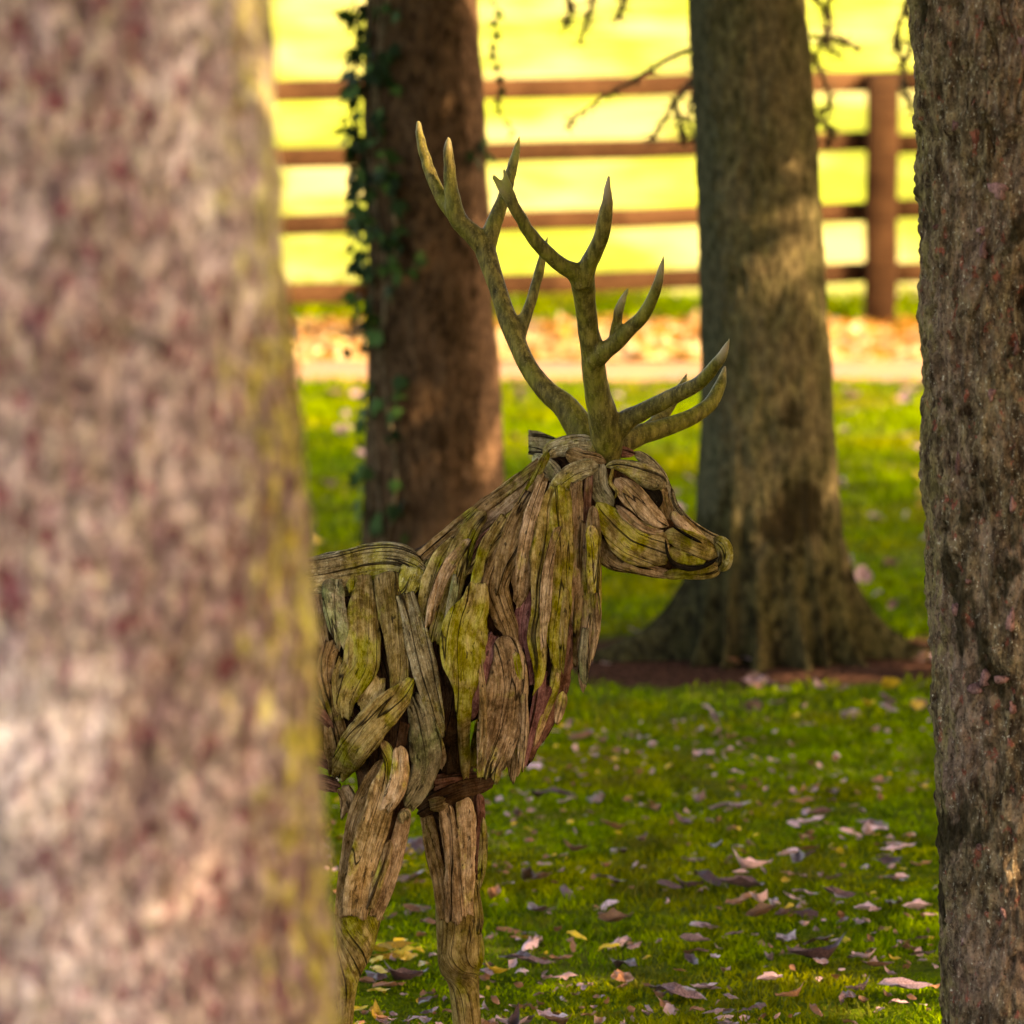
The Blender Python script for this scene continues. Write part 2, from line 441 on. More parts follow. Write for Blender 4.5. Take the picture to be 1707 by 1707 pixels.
# ------------------------------------------------------------------ grass blades
def in_soil(x, y):
    dx = (x - SHADE_TREE.x - 0.02) / 0.85; dy = (y - SHADE_TREE.y - 0.15) / 0.62
    return np.sqrt(dx * dx + dy * dy) + 0.25 * vnoise(x * 6, y * 6)
def grass(name, n, y0, y1, hgt, wid, label):
    y = y0 + (y1 - y0) * rng.random(n)
    hw = 0.115 * y + 1.5
    x = (rng.random(n) * 2 - 1) * hw + 0.05 * y * 0
    keep = rng.random(n) < hw / hw.max()
    dens = fbm(x * 1.6, y * 1.6, 3.3, 3)
    keep &= (rng.random(n) < 0.8 + 0.7 * dens) & (in_soil(x, y) > 1.0)
    x, y, dens = x[keep], y[keep], dens[keep]
    n = len(x)
    z = ground_z(x, y) - 0.004
    hh = hgt * (0.45 + 0.75 * rng.random(n)) * (1 + 0.5 * vnoise(x * 3, y * 3, 8))
    a = rng.random(n) * 2 * math.pi
    lean = hh * (0.2 + 0.9 * rng.random(n)); la = rng.random(n) * 2 * math.pi
    wx, wy = np.cos(a) * wid / 2, np.sin(a) * wid / 2
    lx, ly = np.cos(la) * lean, np.sin(la) * lean
    co = np.zeros((n, 5, 3))
    co[:, 0] = np.stack([x - wx, y - wy, z], -1); co[:, 1] = np.stack([x + wx, y + wy, z], -1)
    co[:, 2] = np.stack([x - wx * .8 + lx * .35, y - wy * .8 + ly * .35, z + hh * .62], -1)
    co[:, 3] = np.stack([x + wx * .8 + lx * .35, y + wy * .8 + ly * .35, z + hh * .62], -1)
    co[:, 4] = np.stack([x + lx, y + ly, z + hh], -1)
    b = np.arange(n)[:, None] * 5
    tone = np.repeat(rng.random(n) * 0.6 + 0.4 * (dens + 0.5), 5)
    me = mesh_np(name, co.reshape(-1, 3), [b + np.array([[0, 1, 3, 2]]), b + np.array([[2, 3, 4]])], attrs={'tone': tone})
    o = link(name, me, None, GRASS)
    return tag(o, label, 'grass', kind='stuff')
def rough_strip(): return grass('grass', 11000, G(853, 542).y, G(853, 503).y, 0.13, 0.02, 'strip of longer green grass under the ranch fence')
def grass_mat():
    m = MB('grass', 0.7, 0.06)
    t = m.attr('tone'); ob = m.coord('Object')
    n = m.noise(ob, 1.1, 3, 0.5)
    c = m.mix(m.ramp(t, 0.0, 0.9), (0.055, 0.105, 0.004), (0.195, 0.255, 0.008))
    c = m.mix(m.ramp(n, 0.46, 0.62, 0, 0.7), c, (0.20, 0.175, 0.010))
    pt = m.noise(m.mapv(ob, (4.5, 4.5, 1)), 1, 4, 0.65)
    c = m.mix(m.ramp(pt, 0.52, 0.64, 0, 0.75), c, (0.060, 0.048, 0.010))
    c = m.hsv(c, 0.5, 1.05, m.ramp(m.noise(m.mapv(ob, (9, 9, 1)), 1, 4, 0.7), 0.36, 0.62, 0.40, 1.30))
    c = m.mix(m.ramp(t, 0.88, 1.0, 0, 0.7), c, (0.30, 0.22, 0.08))
    m.color(c)
    tr = m.add('ShaderNodeBsdfTranslucent'); m.set(tr.inputs['Color'], c)
    mx = m.add('ShaderNodeMixShader'); mx.inputs[0].default_value = 0.35
    m.nt.links.new(m.b.outputs[0], mx.inputs[1]); m.nt.links.new(tr.outputs[0], mx.inputs[2])
    out = m.n['Material Output']; m.nt.links.new(mx.outputs[0], out.inputs['Surface'])
    return m.m
GRASS = grass_mat()
rough_strip()
grass('grass', 400000, 10.5, 16.5, 0.023, 0.0060, 'short green lawn grass around the feet of the wooden stag')
grass('grass', 170000, 16.5, PATH_Y0 - 0.05, 0.040, 0.011, 'brighter green lawn grass between the tree feet and the pale path')

# ------------------------------------------------------------------ trunks
def make_trunk(name, parent, prof, mat, Y, top=13.0, flare=None, disp=(0.010, 0.006), m=150, side0=0.0, seed=0, dz=0.012, base_flare=0.25, fissure=0.0):
    """prof: list of (py, cx_px, radius_m)"""
    pts = []
    for py, cx, r in prof:
        p = P(cx, py, Y); pts.append((p.z, p.x, r))
    pts.sort()
    z = np.array([p[0] for p in pts]); X = np.array([p[1] for p in pts]); R = np.array([p[2] for p in pts])
    zt = z[-1]
    sl = np.clip((X[-1] - X[0]) / (z[-1] - z[0]), -0.05, 0.05)
    z = np.concatenate([z, [top]]); X = np.concatenate([X, [X[-1] + sl * (top - zt) * 0.3]]); R = np.concatenate([R, [0.05]])
    if pts[0][0] > 0.03:
        z = np.concatenate([[-0.05], z]); X = np.concatenate([[X[0] - sl * (pts[0][0] + 0.05)], X]); R = np.concatenate([[R[0] * (1 + base_flare)], R])
    zs = np.concatenate([np.arange(z[0], 3.0, dz), np.linspace(3.0, top, 60)])
    cx = np.interp(zs, z, X); r = np.interp(zs, z, R)
    k = np.ones(9) / 9
    pad = lambda q: np.convolve(np.concatenate([[q[0]] * 4, q, [q[-1]] * 4]), k, 'valid')
    cx = pad(cx); r = pad(r)
    a = np.linspace(0, 2 * math.pi, m, endpoint=False) + math.pi / 2   # seam at the back
    A, Z = np.meshgrid(a, zs)
    RR = r[:, None] * np.ones_like(A)
    if flare:
        for ang, ext, hz, wd in flare:
            da = np.angle(np.exp(1j * (A - ang)))
            RR = RR + ext * np.exp(-np.clip(Z, 0, None) / hz) * np.exp(-(da / wd) ** 2)
    ca, sa = np.cos(A), np.sin(A)
    sx = RR * ca; sy = RR * sa
    nx, ny = ca * r[:, None], sa * r[:, None]
    d = disp[0] * fbm(nx * 9, ny * 9, Z * 4 + seed, 3)
    rid = fbm(nx * 30 + seed, ny * 30, Z * 7, 4)
    d = d + disp[1] * (0.5 - np.abs(rid) * 2)
    pl = fbm(nx * 22, ny * 22, Z * 14 + seed * 3, 3)
    d = d + disp[1] * 0.8 * np.clip(pl * 6, -1, 1) * 0.5
    d = d + disp[1] * 0.55 * fbm(nx * 80 + seed, ny * 80, Z * 50, 2)
    if fissure:
        fn = fbm(nx * 20 + seed + 0.4 * vnoise(Z * 9, seed), ny * 20, Z * 3.4, 3)
        d = d - fissure * np.exp(-(fn / 0.035) ** 2) * np.clip(0.5 + 1.5 * vnoise(nx * 8, ny * 8, Z * 5), 0, 1)
        cell = np.floor(fbm(nx * 13, ny * 13, Z * 8 + seed, 2) * 9)
        d = d + fissure * 0.45 * (_h(cell.astype(np.int64), np.full(cell.shape, 3), np.full(cell.shape, 8)) - 0.5)
    co = np.stack([cx[:, None] + sx + d * ca, Y + sy + d * sa, Z], -1).reshape(-1, 3)
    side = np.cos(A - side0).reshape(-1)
    me = mesh_np(name, co, grid_faces(len(zs), m), attrs={'side': side})
    return link(name, me, parent, mat)

def edges(lst, Y):
    return [(py, (l + r) / 2, (r - l) / 2 * mpp(Y)) for py, l, r in lst]
def right_edge(lst, Y, r0, r1):
    n = len(lst); out = []
    for i, (py, e) in enumerate(lst):
        r = r0 + (r1 - r0) * i / (n - 1)
        out.append((py, e - r / mpp(Y), r))
    return out
def left_edge(lst, Y, r0, r1):
    n = len(lst); out = []
    for i, (py, e) in enumerate(lst):
        r = r0 + (r1 - r0) * i / (n - 1)
        out.append((py, e + r / mpp(Y), r))
    return out

BARK_A = bark_mat('bark_pale', (0.185, 0.100, 0.110), (0.37, 0.270, 0.250), (0.40, 0.31, 0.21), (0.50, 0.42, 0.09), 0.10,  # bright yellow right edge is rim light painted into the bark colour
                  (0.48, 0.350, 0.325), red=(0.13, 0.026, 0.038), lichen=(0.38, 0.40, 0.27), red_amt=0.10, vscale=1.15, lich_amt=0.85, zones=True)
BARK_B = bark_mat('bark_ivy_tree', (0.016, 0.008, 0.004), (0.055, 0.030, 0.015), (0.060, 0.034, 0.018), (0.130, 0.070, 0.040), 0.45,  # sunlit right side painted in with the warmer brown tint
                  (0.062, 0.034, 0.018), red=(0.15, 0.055, 0.035), lichen=(0.18, 0.12, 0.07), red_amt=-0.05, lich_amt=0.5)
BARK_C = bark_mat('bark_buttress_tree', (0.030, 0.025, 0.011), (0.078, 0.062, 0.027), (0.078, 0.064, 0.023), (0.036, 0.036, 0.021), 0.45,  # darker left side is shade painted into the bark colour
                  (0.090, 0.062, 0.031), red=(0.20, 0.07, 0.045), lichen=(0.18, 0.14, 0.08), stain=0.0, red_amt=-0.06, lich_amt=0.4, foot=True)
BARK_D = bark_mat('bark_scaly', (0.024, 0.013, 0.008), (0.122, 0.080, 0.046), (0.155, 0.112, 0.062), (0.120, 0.092, 0.036), 0.14,
                  (0.160, 0.096, 0.070), red=(0.160, 0.042, 0.028), lichen=(0.38, 0.34, 0.27), stain=0.12, red_amt=0.045, lich_amt=0.8)
A_EDGE = [(0, 440), (200, 455), (450, 475), (700, 495), (900, 510), (1100, 521), (1300, 536), (1500, 555), (1707, 571)]
B_EDGE = [(0, 615, 796), (200, 611, 806), (450, 620, 820), (640, 618, 832), (800, 612, 840), (900, 606, 848)]
C_EDGE = [(0, 1150, 1341), (200, 1160, 1360), (450, 1168, 1373), (640, 1171, 1385), (800, 1166, 1396), (900, 1158, 1406), (1000, 1150, 1424), (1090, 1158, 1430)]
D_EDGE = [(0, 1520), (150, 1526), (300, 1531), (640, 1541), (1000, 1553), (1300, 1561), (1500, 1565), (1707, 1569)]
YA, YB, YC, YD = 6.8, 19.5, SHADE_TREE.y + 0.25, 11.3

def leaf_spray_crown(name, parent, x0, y0, z0, z1, rad, mat, n_whorl, per, sprays, seed):
    r = np.random.default_rng(seed)
    tubes = []; quads = []
    for i in range(n_whorl):
        t = i / (n_whorl - 1)
        z = z0 + (z1 - z0) * t
        L0 = rad * (1 - t) ** 0.75 + 0.25
        for k in range(per):
            a = 2 * math.pi * (k + r.random() * 0.8) / per + i * 0.7
            L = L0 * (0.75 + 0.4 * r.random())
            s = np.linspace(0, 1, 6)
            droop = 0.10 + 0.25 * (1 - t)
            bx = x0 + math.cos(a) * L * s; by = y0 + math.sin(a) * L * s
            bz = z + 0.1 * L * s - droop * L * s ** 2 * 0.8
            pth = np.stack([bx, by, bz], -1)
            tubes.append(tube_arrays(pth, 0.03 * (1 - s * 0.85), 5))
            for q in range(sprays):
                u = 0.12 + 0.88 * r.random()
                p = np.array([np.interp(u, s, bx), np.interp(u, s, by), np.interp(u, s, bz)])
                sd = 1 if r.random() < 0.5 else -1
                da = a + sd * (0.6 + 0.7 * r.random())
                l = (0.25 + 0.45 * r.random()) * (1.15 - u * 0.5)
                wv = 0.05 + 0.07 * r.random()
                d = np.array([math.cos(da), math.sin(da), -0.25 - 0.35 * r.random()]) * l
                sd2 = np.array([-math.sin(da), math.cos(da), 0.4 * (r.random() - 0.5)]) * wv
                quads.append([p - sd2 * .5, p + sd2 * .5, p + d * .6 + sd2, p + d, p + d * .6 - sd2])
    q = np.array(quads); n = len(q)
    co = q.reshape(-1, 3); b = np.arange(n)[:, None] * 5
    parts = tubes + [(co, [b + np.array([[0, 1, 2, 4]]), b + np.array([[2, 3, 4]])], np.zeros((len(co), 2)))]
    c, fs, uv = join_arrays(parts)
    return link(name, mesh_np(name, c, fs), parent, mat)
def needle_mat():
    m = MB('needles', 0.7, 0.05)
    n = m.noise(m.coord('Object'), 3, 4, 0.6)
    c = m.mix(m.ramp(n, 0.35, 0.65), (0.030, 0.050, 0.010), (0.085, 0.100, 0.016))
    m.color(c)
    tr = m.add('ShaderNodeBsdfTranslucent'); m.set(tr.inputs['Color'], c)
    mx = m.add('ShaderNodeMixShader'); mx.inputs[0].default_value = 0.3
    m.nt.links.new(m.b.outputs[0], mx.inputs[1]); m.nt.links.new(tr.outputs[0], mx.inputs[2])
    m.nt.links.new(mx.outputs[0], m.n['Material Output'].inputs['Surface'])
    return m.m
NEEDLE = needle_mat()

xa, xb, xc, xd = P(60, 853, YA).x, P(722, 500, YB).x, P(1275, 900, YC).x, P(1735, 900, YD).x
treeA = empty('conifer_tree', (xa, YA, 0), 'thick pale pinkish mottled tree trunk, out of focus in front of the stag\'s hindquarters', 'tree', 'trees standing on the lawn')
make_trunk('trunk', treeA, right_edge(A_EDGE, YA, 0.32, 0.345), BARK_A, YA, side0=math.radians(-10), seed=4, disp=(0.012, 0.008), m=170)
leaf_spray_crown('crown', treeA, xa, YA, 4.5, 12.5, 3.0, NEEDLE, 18, 6, 12, 1)
treeB = empty('conifer_tree', (xb, YB, 0), 'reddish brown tree trunk with ivy climbing its shaded edge, directly behind the antlers', 'tree', 'trees standing on the lawn')
make_trunk('trunk', treeB, edges(B_EDGE, YB), BARK_B, YB, side0=math.radians(0), seed=14, m=130, dz=0.02)
leaf_spray_crown('crown', treeB, xb, YB, 4.0, 13, 3.1, NEEDLE, 18, 6, 22, 2)
treeC = empty('conifer_tree', (xc, YC, 0), 'olive brown tree trunk with spreading mossy buttress roots beyond the stag\'s muzzle', 'tree', 'trees standing on the lawn')
make_trunk('trunk', treeC, edges(C_EDGE, YC), BARK_C, YC, side0=math.radians(180), seed=24, m=260, dz=0.012,
           flare=[(math.radians(192), 0.50, 0.105, 0.13), (math.radians(222), 0.13, 0.17, 0.09), (math.radians(-12), 0.36, 0.105, 0.12), (math.radians(-44), 0.15, 0.13, 0.10), (math.radians(238), 0.10, 0.2, 0.07),
                  (math.radians(258), 0.15, 0.14, 0.09), (math.radians(-76), 0.14, 0.12, 0.08), (math.radians(-60), 0.06, 0.3, 0.06), (math.radians(60), 0.3, 0.2, 0.3), (math.radians(120), 0.3, 0.2, 0.3)])
leaf_spray_crown('crown', treeC, xc, YC, 3.8, 13, 3.1, NEEDLE, 18, 6, 44, 3)
treeD = empty('conifer_tree', (xd, YD, 0), 'scaly grey brown tree trunk in sharp focus, cut by the edge of the picture', 'tree', 'trees standing on the lawn')
make_trunk('trunk', treeD, left_edge(D_EDGE, YD, 0.215, 0.235), BARK_D, YD, side0=math.radians(180), seed=34, m=480, dz=0.0045, disp=(0.010, 0.010), fissure=0.013)
leaf_spray_crown('crown', treeD, xd, YD, 4.1, 13, 3.0, NEEDLE, 18, 6, 44, 4)

dprof = left_edge(D_EDGE, YD, 0.215, 0.235)
FLAKE = bark_mat('bark_flake', (0.06, 0.025, 0.02), (0.17, 0.080, 0.070), (0.17, 0.09, 0.07), (0.1, 0.1, 0.03), 0.0, (0.22, 0.12, 0.12), red=(0.14, 0.04, 0.03), lichen=(0.3, 0.26, 0.2), lich_amt=0.3)
def flake(px, py, w_, h_, seed):
    q_ = np.random.default_rng(seed)
    pp = [p[0] for p in dprof]; cxp = np.interp(py, pp, [p[1] for p in dprof]); r_ = np.interp(py, pp, [p[2] for p in dprof])
    c0 = P(cxp, py, YD); t0 = (px - cxp) * mpp(YD) / r_
    if abs(t0) > 0.97: return
    a0 = -math.acos(t0); k = 11; co = []
    for lay, sc, off in ((0, 1.0, -0.004), (1, 0.92, 0.007), (2, 0.5, 0.010)):
        for i in range(k):
            an = 2 * math.pi * i / k
            if lay == 0: pass
            rr_ = sc * (0.8 + 0.7 * float(vnoise(math.cos(an) * 1.3 + seed * 3.1, math.sin(an) * 1.3 + seed)) + 0.25 * float(vnoise(an * 2.3, seed)))
            u, v_ = math.cos(an) * w_ / 2 * rr_, math.sin(an) * h_ / 2 * rr_
            a_ = a0 + u / r_
            co.append([c0.x + math.cos(a_) * (r_ + off), YD + math.sin(a_) * (r_ + off), c0.z + v_])
    co.append([c0.x + math.cos(a0) * (r_ + 0.011), YD + math.sin(a0) * (r_ + 0.011), c0.z])
    j_ = np.arange(k)
    q = np.vstack([np.stack([j_ + o_ * k, (j_ + 1) % k + o_ * k, (j_ + 1) % k + (o_ + 1) * k, j_ + (o_ + 1) * k], -1) for o_ in (0, 1)])
    t = np.stack([j_ + 2 * k, (j_ + 1) % k + 2 * k, np.full(k, 3 * k)], -1)
    link('bark_flake', mesh_np('bark_flake', np.array(co), [q, t], attrs={'side': np.zeros(3 * k + 1)}), treeD, FLAKE)
for i_, (x_, y_, w_, h_) in enumerate([(1692, 68, .045, .05), (1630, 1112, .022, .04), (1655, 1105, .03, .025), (1612, 1130, .03, .03), (1556, 372, .012, .012), (1624, 372, .022, .022), (1628, 402, .02, .04),
        (1650, 310, .05, .035), (1585, 1002, .014, .04), (1668, 1010, .02, .05), (1605, 950, .012, .03), (1590, 760, .012, .05), (1672, 1150, .015, .03), (1622, 1388, .018, .022), (1680, 560, .02, .04), (1585, 200, .02, .03), (1640, 640, .02, .03), (1672, 820, .018, .05), (1600, 1545, .02, .03), (1660, 1490, .02, .03)]):
    flake(x_, y_, w_, h_, i_ + 3)

# unseen trees added beside the frame to shade the lawn and pale trunk
for i, (x, y, hgt, rad) in enumerate([(3.9, 3.4, 12, 3.3), (5.2, 8.0, 13, 3.4), (6.4, 13.4, 14, 3.6), (9.8, 10.2, 15, 3.6), (10.4, 16.0, 14, 3.2), (5.8, 18.6, 12, 2.9), (9.0, 4.0, 14, 3.6)]):
    t = empty('conifer_tree', (x, y, 0), 'unseen conifer added outside the picture so its crown shades the lawn', 'tree', 'unseen conifers added beside the picture for shade')
    zz = np.linspace(-0.05, hgt, 14)
    c, fs, uv = tube_arrays(np.stack([x + 0 * zz, y + 0 * zz, zz], -1), np.linspace(0.26, 0.04, 14), 14)
    link('trunk', mesh_np('trunk', c, fs, attrs={'side': np.zeros(len(c))}), t, BARK_B)  # trunk of the added unseen conifer
    leaf_spray_crown('crown', t, x, y, 3.6 if i == 0 else 3.0, hgt, rad, NEEDLE, 20, 6, 10 if y > 18 else (24 if i == 2 else 38), 50 + i)

# ------------------------------------------------------------------ drooping twigs of the buttressed tree
TWIG = bark_mat('twig_bark', (0.05, 0.035, 0.02), (0.10, 0.07, 0.04), (0.08, 0.06, 0.03), (0.08, 0.08, 0.02), 0.2, (0.09, 0.06, 0.035))
def twig(parent, pts, Y, r0=0.008, needles=60, nl=0.035, seed=0):
    r = np.random.default_rng(seed)
    cp_ = catmull([(*p, 0) for p in pts], 24)
    path_ = np.array([P(q[0], q[1], Y + 0.05 * math.sin(i * 0.3)) for i, q in enumerate(cp_)])
    s = np.linspace(0, 1, 24)
    parts = [tube_arrays(path_, r0 * (1 - s * 0.75), 6)]
    q = []
    for i in range(needles):
        u = 0.15 + 0.85 * r.random(); k = u * 23; a = int(k); b = min(a + 1, 23)
        p = path_[a] * (1 - (k - a)) + path_[b] * (k - a)
        d = r.normal(size=3); d[2] -= 0.6; d /= np.linalg.norm(d); d *= nl * (0.6 + 0.8 * r.random())
        sd = np.cross(d, r.normal(size=3)); sd = sd / (np.linalg.norm(sd) + 1e-9) * 0.004
        q.append([p - sd, p + sd, p + d])
    q = np.array(q)
    parts.append((q.reshape(-1, 3), [np.arange(len(q) * 3).reshape(-1, 3)], np.zeros((len(q) * 3, 2))))
    c, fs, uv = join_arrays(parts)
    return link('branch', mesh_np('branch', c, fs, attrs={'side': np.zeros(len(c))}), parent, TWIG)
tw = [[(1165, 78), (1120, 95), (1070, 125), (1010, 160), (965, 190), (942, 212)],
      [(1168, 120), (1140, 150), (1115, 185), (1095, 215), (1085, 235)],
      [(1120, 165), (1135, 200), (1140, 238)], [(1150, 60), (1158, 130), (1150, 200), (1160, 235)],
      [(945, -30), (950, 20), (940, 45)], [(1000, -40), (985, 10), (972, 50), (968, 70)], [(1045, -40), (1040, 0), (1030, 30)],
      [(1335, -20), (1385, 30), (1365, 80), (1352, 110)], [(1390, -30), (1375, 60), (1400, 95)], [(1352, 60), (1400, 65), (1432, 80)],
      [(1350, 85), (1375, 130), (1385, 170), (1365, 190)], [(1355, 190), (1385, 215), (1378, 240)],
      [(1530, -20), (1500, 30), (1490, 80)], [(1512, 0), (1520, 60), (1505, 110)], [(1495, 50), (1510, 150), (1520, 190)]]
for i, t_ in enumerate(tw):
    twig(treeC, t_, YC + (0.1 if i < 12 else -0.4), 0.009 if i in (0, 1, 7) else 0.006, 110, 0.04, 60 + i)

# ------------------------------------------------------------------ ivy
def leaf_mat(name, a, b, rough=0.5, spec=0.4, trans=0.25):
    m = MB(name, rough, spec)
    n = m.noise(m.coord('Object'), 25, 3, 0.6); r = m.rand()
    c = m.mix(m.ramp(m.math('ADD', m.math('MULTIPLY', n, 0.5), m.math('MULTIPLY', r, 0.5)), 0.25, 0.75), a, b)
    c = m.hsv(c, 0.5, 1.0, m.math('MULTIPLY', m.ramp(n, 0.3, 0.6, 0.6, 1.25), m.math('ADD', 0.55, m.math('MULTIPLY', r, 0.8))))
    m.color(c)
    tr = m.add('ShaderNodeBsdfTranslucent'); m.set(tr.inputs['Color'], c)
    mx = m.add('ShaderNodeMixShader'); mx.inputs[0].default_value = trans
    m.nt.links.new(m.b.outputs[0], mx.inputs[1]); m.nt.links.new(tr.outputs[0], mx.inputs[2])
    m.nt.links.new(mx.outputs[0], m.n['Material Output'].inputs['Surface'])
    return m.m
IVY = leaf_mat('ivy', (0.008, 0.018, 0.004), (0.022, 0.045, 0.008), 0.7, 0.06, 0.1)
def outline_leaf(name, pts, curl, mat, rough=0.0, seed=0):
    """leaf with a raised midrib fan; pts outline in unit square, tip at +y"""
    pts = np.array(pts, float)
    z = lambda p: curl * (p[:, 0] ** 2) * 1.4 + curl * 0.6 * (p[:, 1] - 0.4) ** 2
    inner = pts * np.array([0.5, 0.5]) + np.array([0, 0.22])
    c = np.array([[0, 0.42]])
    allp = np.vstack([pts, inner, c])
    co = np.column_stack([allp, z(allp)])
    if rough:
        q_ = np.random.default_rng(seed)
        co[:, :2] += q_.normal(size=(len(co), 2)) * rough * 0.45
        co[:, 2] += q_.normal(size=len(co)) * rough * 0.5 + 0.07 * np.sin(co[:, 1] * 5 + seed)
    n = len(pts); j = np.arange(n)
    q = np.stack([j, (j + 1) % n, (j + 1) % n + n, j + n], -1)
    t = np.stack([j + n, (j + 1) % n + n, np.full(n, 2 * n)], -1)
    me = mesh_np(name, co, [q, t]); me.materials.append(mat)
    return me
IVY_OUT = [(0, 0), (0.18, -0.08), (0.42, 0.02), (0.36, 0.2), (0.56, 0.42), (0.28, 0.48), (0.16, 0.68), (0, 1.0),
           (-0.16, 0.68), (-0.28, 0.48), (-0.56, 0.42), (-0.36, 0.2), (-0.42, 0.02), (-0.18, -0.08)]
ivy_me = [outline_leaf('ivy_leaf', IVY_OUT, c_, IVY) for c_ in (-0.25, 0.15)]
ivy = empty('ivy', (xb - 0.22, YB, 0), 'dark green ivy climbing the shaded edge of the reddish brown trunk', 'ivy')
bprof = edges(B_EDGE, YB)
def b_surface(py, ang, off=0.02):
    cxs = np.interp(py, [p[0] for p in bprof], [p[1] for p in bprof]); r = np.interp(py, [p[0] for p in bprof], [p[2] for p in bprof])
    c = P(cxs, py, YB)
    return Vector((c.x + math.cos(ang) * (r + off), YB + math.sin(ang) * (r + off), c.z)), Vector((math.cos(ang), math.sin(ang), 0))
def put_leaf(me, name, parent, p, nrm, size, roll, jitter=0.5):
    n = (nrm + Vector((random.gauss(0, jitter), random.gauss(0, jitter), random.gauss(0, jitter) + 0.2))).normalized()
    down = Vector((math.sin(roll), 0.0, -math.cos(roll)))
    yv = (down - n * down.dot(n)).normalized(); xv = yv.cross(n).normalized()
    M = Matrix((xv, yv, n)).transposed().to_4x4(); M.translation = p
    o = bpy.data.objects.new(name, me); COL.objects.link(o)
    M = M @ Matrix.Diagonal((size, size, size, 1))
    if parent is not None:
        o.parent = parent; o.matrix_parent_inverse = Matrix.Translation(-parent.location)
    o.matrix_basis = M
    return o
clumps = [(20, 24), (90, 20), (130, 26), (190, 18), (235, 26), (290, 38), (340, 22), (385, 28), (440, 24), (500, 18), (560, 10), (640, 8), (700, 8), (790, 8), (850, 12)]
cnt = 0
for py, n in clumps:
    for k in range(n):
        q = py + random.gauss(0, 20)
        ang = math.radians(random.uniform(172, 246))
        if random.random() < 0.45: ang = math.radians(random.uniform(165, 195))
        p, nr = b_surface(q, ang, random.uniform(0.01, 0.045 if py > 540 else 0.075))
        put_leaf(random.choice(ivy_me), 'ivy_leaf', ivy, p, nr, random.uniform(0.042, 0.078), random.gauss(0, 0.9)); cnt += 1
for (x_, y_) in [(790, 238), (800, 250), (785, 262), (808, 262), (776, 250), (796, 228), (640, 430), (660, 450), (690, 415), (700, 425), (680, 440), (650, 480), (665, 400)]:
    ang = math.acos(max(-1, min(1, ((x_ - 708) / 98))))
    p, nr = b_surface(y_, -ang, 0.03)
    put_leaf(ivy_me[0], 'ivy_leaf', ivy, p, nr, 0.05, random.gauss(0, 0.7)); cnt += 1
strand = [(800, -30), (826, 10), (828, 45), (822, 75), (830, 110), (833, 140), (835, 190), (850, 215), (862, 222)]
sc_ = catmull([(*p, 0) for p in strand], 30)
spath = np.array([P(q[0], q[1], YB - 0.1) for q in sc_])
for q in range(2, 30, 2):
    put_leaf(random.choice(ivy_me), 'ivy_leaf', ivy, Vector(spath[q]), Vector((0, -1, 0)), random.uniform(0.03, 0.045), random.gauss(0, 0.9)); cnt += 1
for (x_, y_) in [(588, 250), (592, 440), (585, 575), (590, 300), (582, 130), (610, 590)]:
    for k in range(3):
        put_leaf(random.choice(ivy_me), 'ivy_leaf', ivy, P(x_ + random.gauss(0, 6), y_ + random.gauss(0, 10), YB), Vector((-0.3, -1, 0)), random.uniform(0.035, 0.05), random.gauss(0, 0.9)); cnt += 1
link('stem', mesh_np('stem', *tube_arrays(spath, np.full(30, 0.003), 5)[:2], attrs={'side': np.zeros(30 * 5 + 2)}), ivy, TWIG)
for a0 in (180, 196, 214, 228):
    pp = []
    for i, py in enumerate(np.linspace(-40, 950, 60)):
        pp.append(b_surface(py, math.radians(a0 + 9 * math.sin(i * 0.25 + a0)), 0.006)[0])
    link('stem', mesh_np('stem', *tube_arrays(np.array(pp), np.full(60, 0.007), 6)[:2], attrs={'side': np.zeros(362)}), ivy, TWIG)

# ------------------------------------------------------------------ fence
def fence_mat():
    m = MB('fence_wood', 0.9, 0.03)
    ob = m.coord('Object'); r = m.rand()
    n = m.noise(m.mapv(ob, (3, 60, 60), r), 1, 4, 0.6); n2 = m.noise(ob, 2.2, 3, 0.6)
    c = m.mix(m.ramp(n, 0.3, 0.7), (0.020, 0.0085, 0.004), (0.052, 0.024, 0.010))
    c = m.mix(m.ramp(n2, 0.45, 0.65, 0, 0.5), c, (0.085, 0.040, 0.017))
    c = m.hsv(c, 0.5, 1, m.math('ADD', 0.8, m.math('MULTIPLY', r, 0.4)))
    m.color(c); m.bump(n, 0.004, 0.7)
    return m.m
FW = fence_mat()
def beam(name, parent, p0, p1, wy, hz, mat, nseg=8, wob=0.004, top=False):
    """board from p0 to p1 with thickness wy and height hz (or a post when vertical)"""
    p0 = np.array(p0, float); p1 = np.array(p1, float); d = p1 - p0; L = np.linalg.norm(d); d /= L
    up = np.array([0, 0, 1.]) if abs(d[2]) < 0.7 else np.array([1., 0, 0])
    sd = np.cross(d, up); sd /= np.linalg.norm(sd); up = np.cross(sd, d)
    b = min(wy, hz) * 0.1
    prof = [(-wy / 2 + b, -hz / 2), (wy / 2 - b, -hz / 2), (wy / 2, -hz / 2 + b), (wy / 2, hz / 2 - b), (wy / 2 - b, hz / 2), (-wy / 2 + b, hz / 2), (-wy / 2, hz / 2 - b), (-wy / 2, -hz / 2 + b)]
    co = []
    for i in range(nseg + 1):
        c = p0 + d * L * i / nseg + up * random.gauss(0, wob) + sd * random.gauss(0, wob * 0.5)
        for a_, b_ in prof: co.append(c + sd * a_ + up * b_)
    co.append(p0); co.append(p1); co = np.array(co); n = nseg + 1; j = np.arange(8)
    fs = [grid_faces(n, 8), np.stack([(j + 1) % 8, j, np.full(8, n * 8)], -1), np.stack([(n - 1) * 8 + j, (n - 1) * 8 + (j + 1) % 8, np.full(8, n * 8 + 1)], -1)]
    me = mesh_np(name, co, [fs[0], np.vstack(fs[1:])], smooth=False)
    return link(name, me, parent, mat)
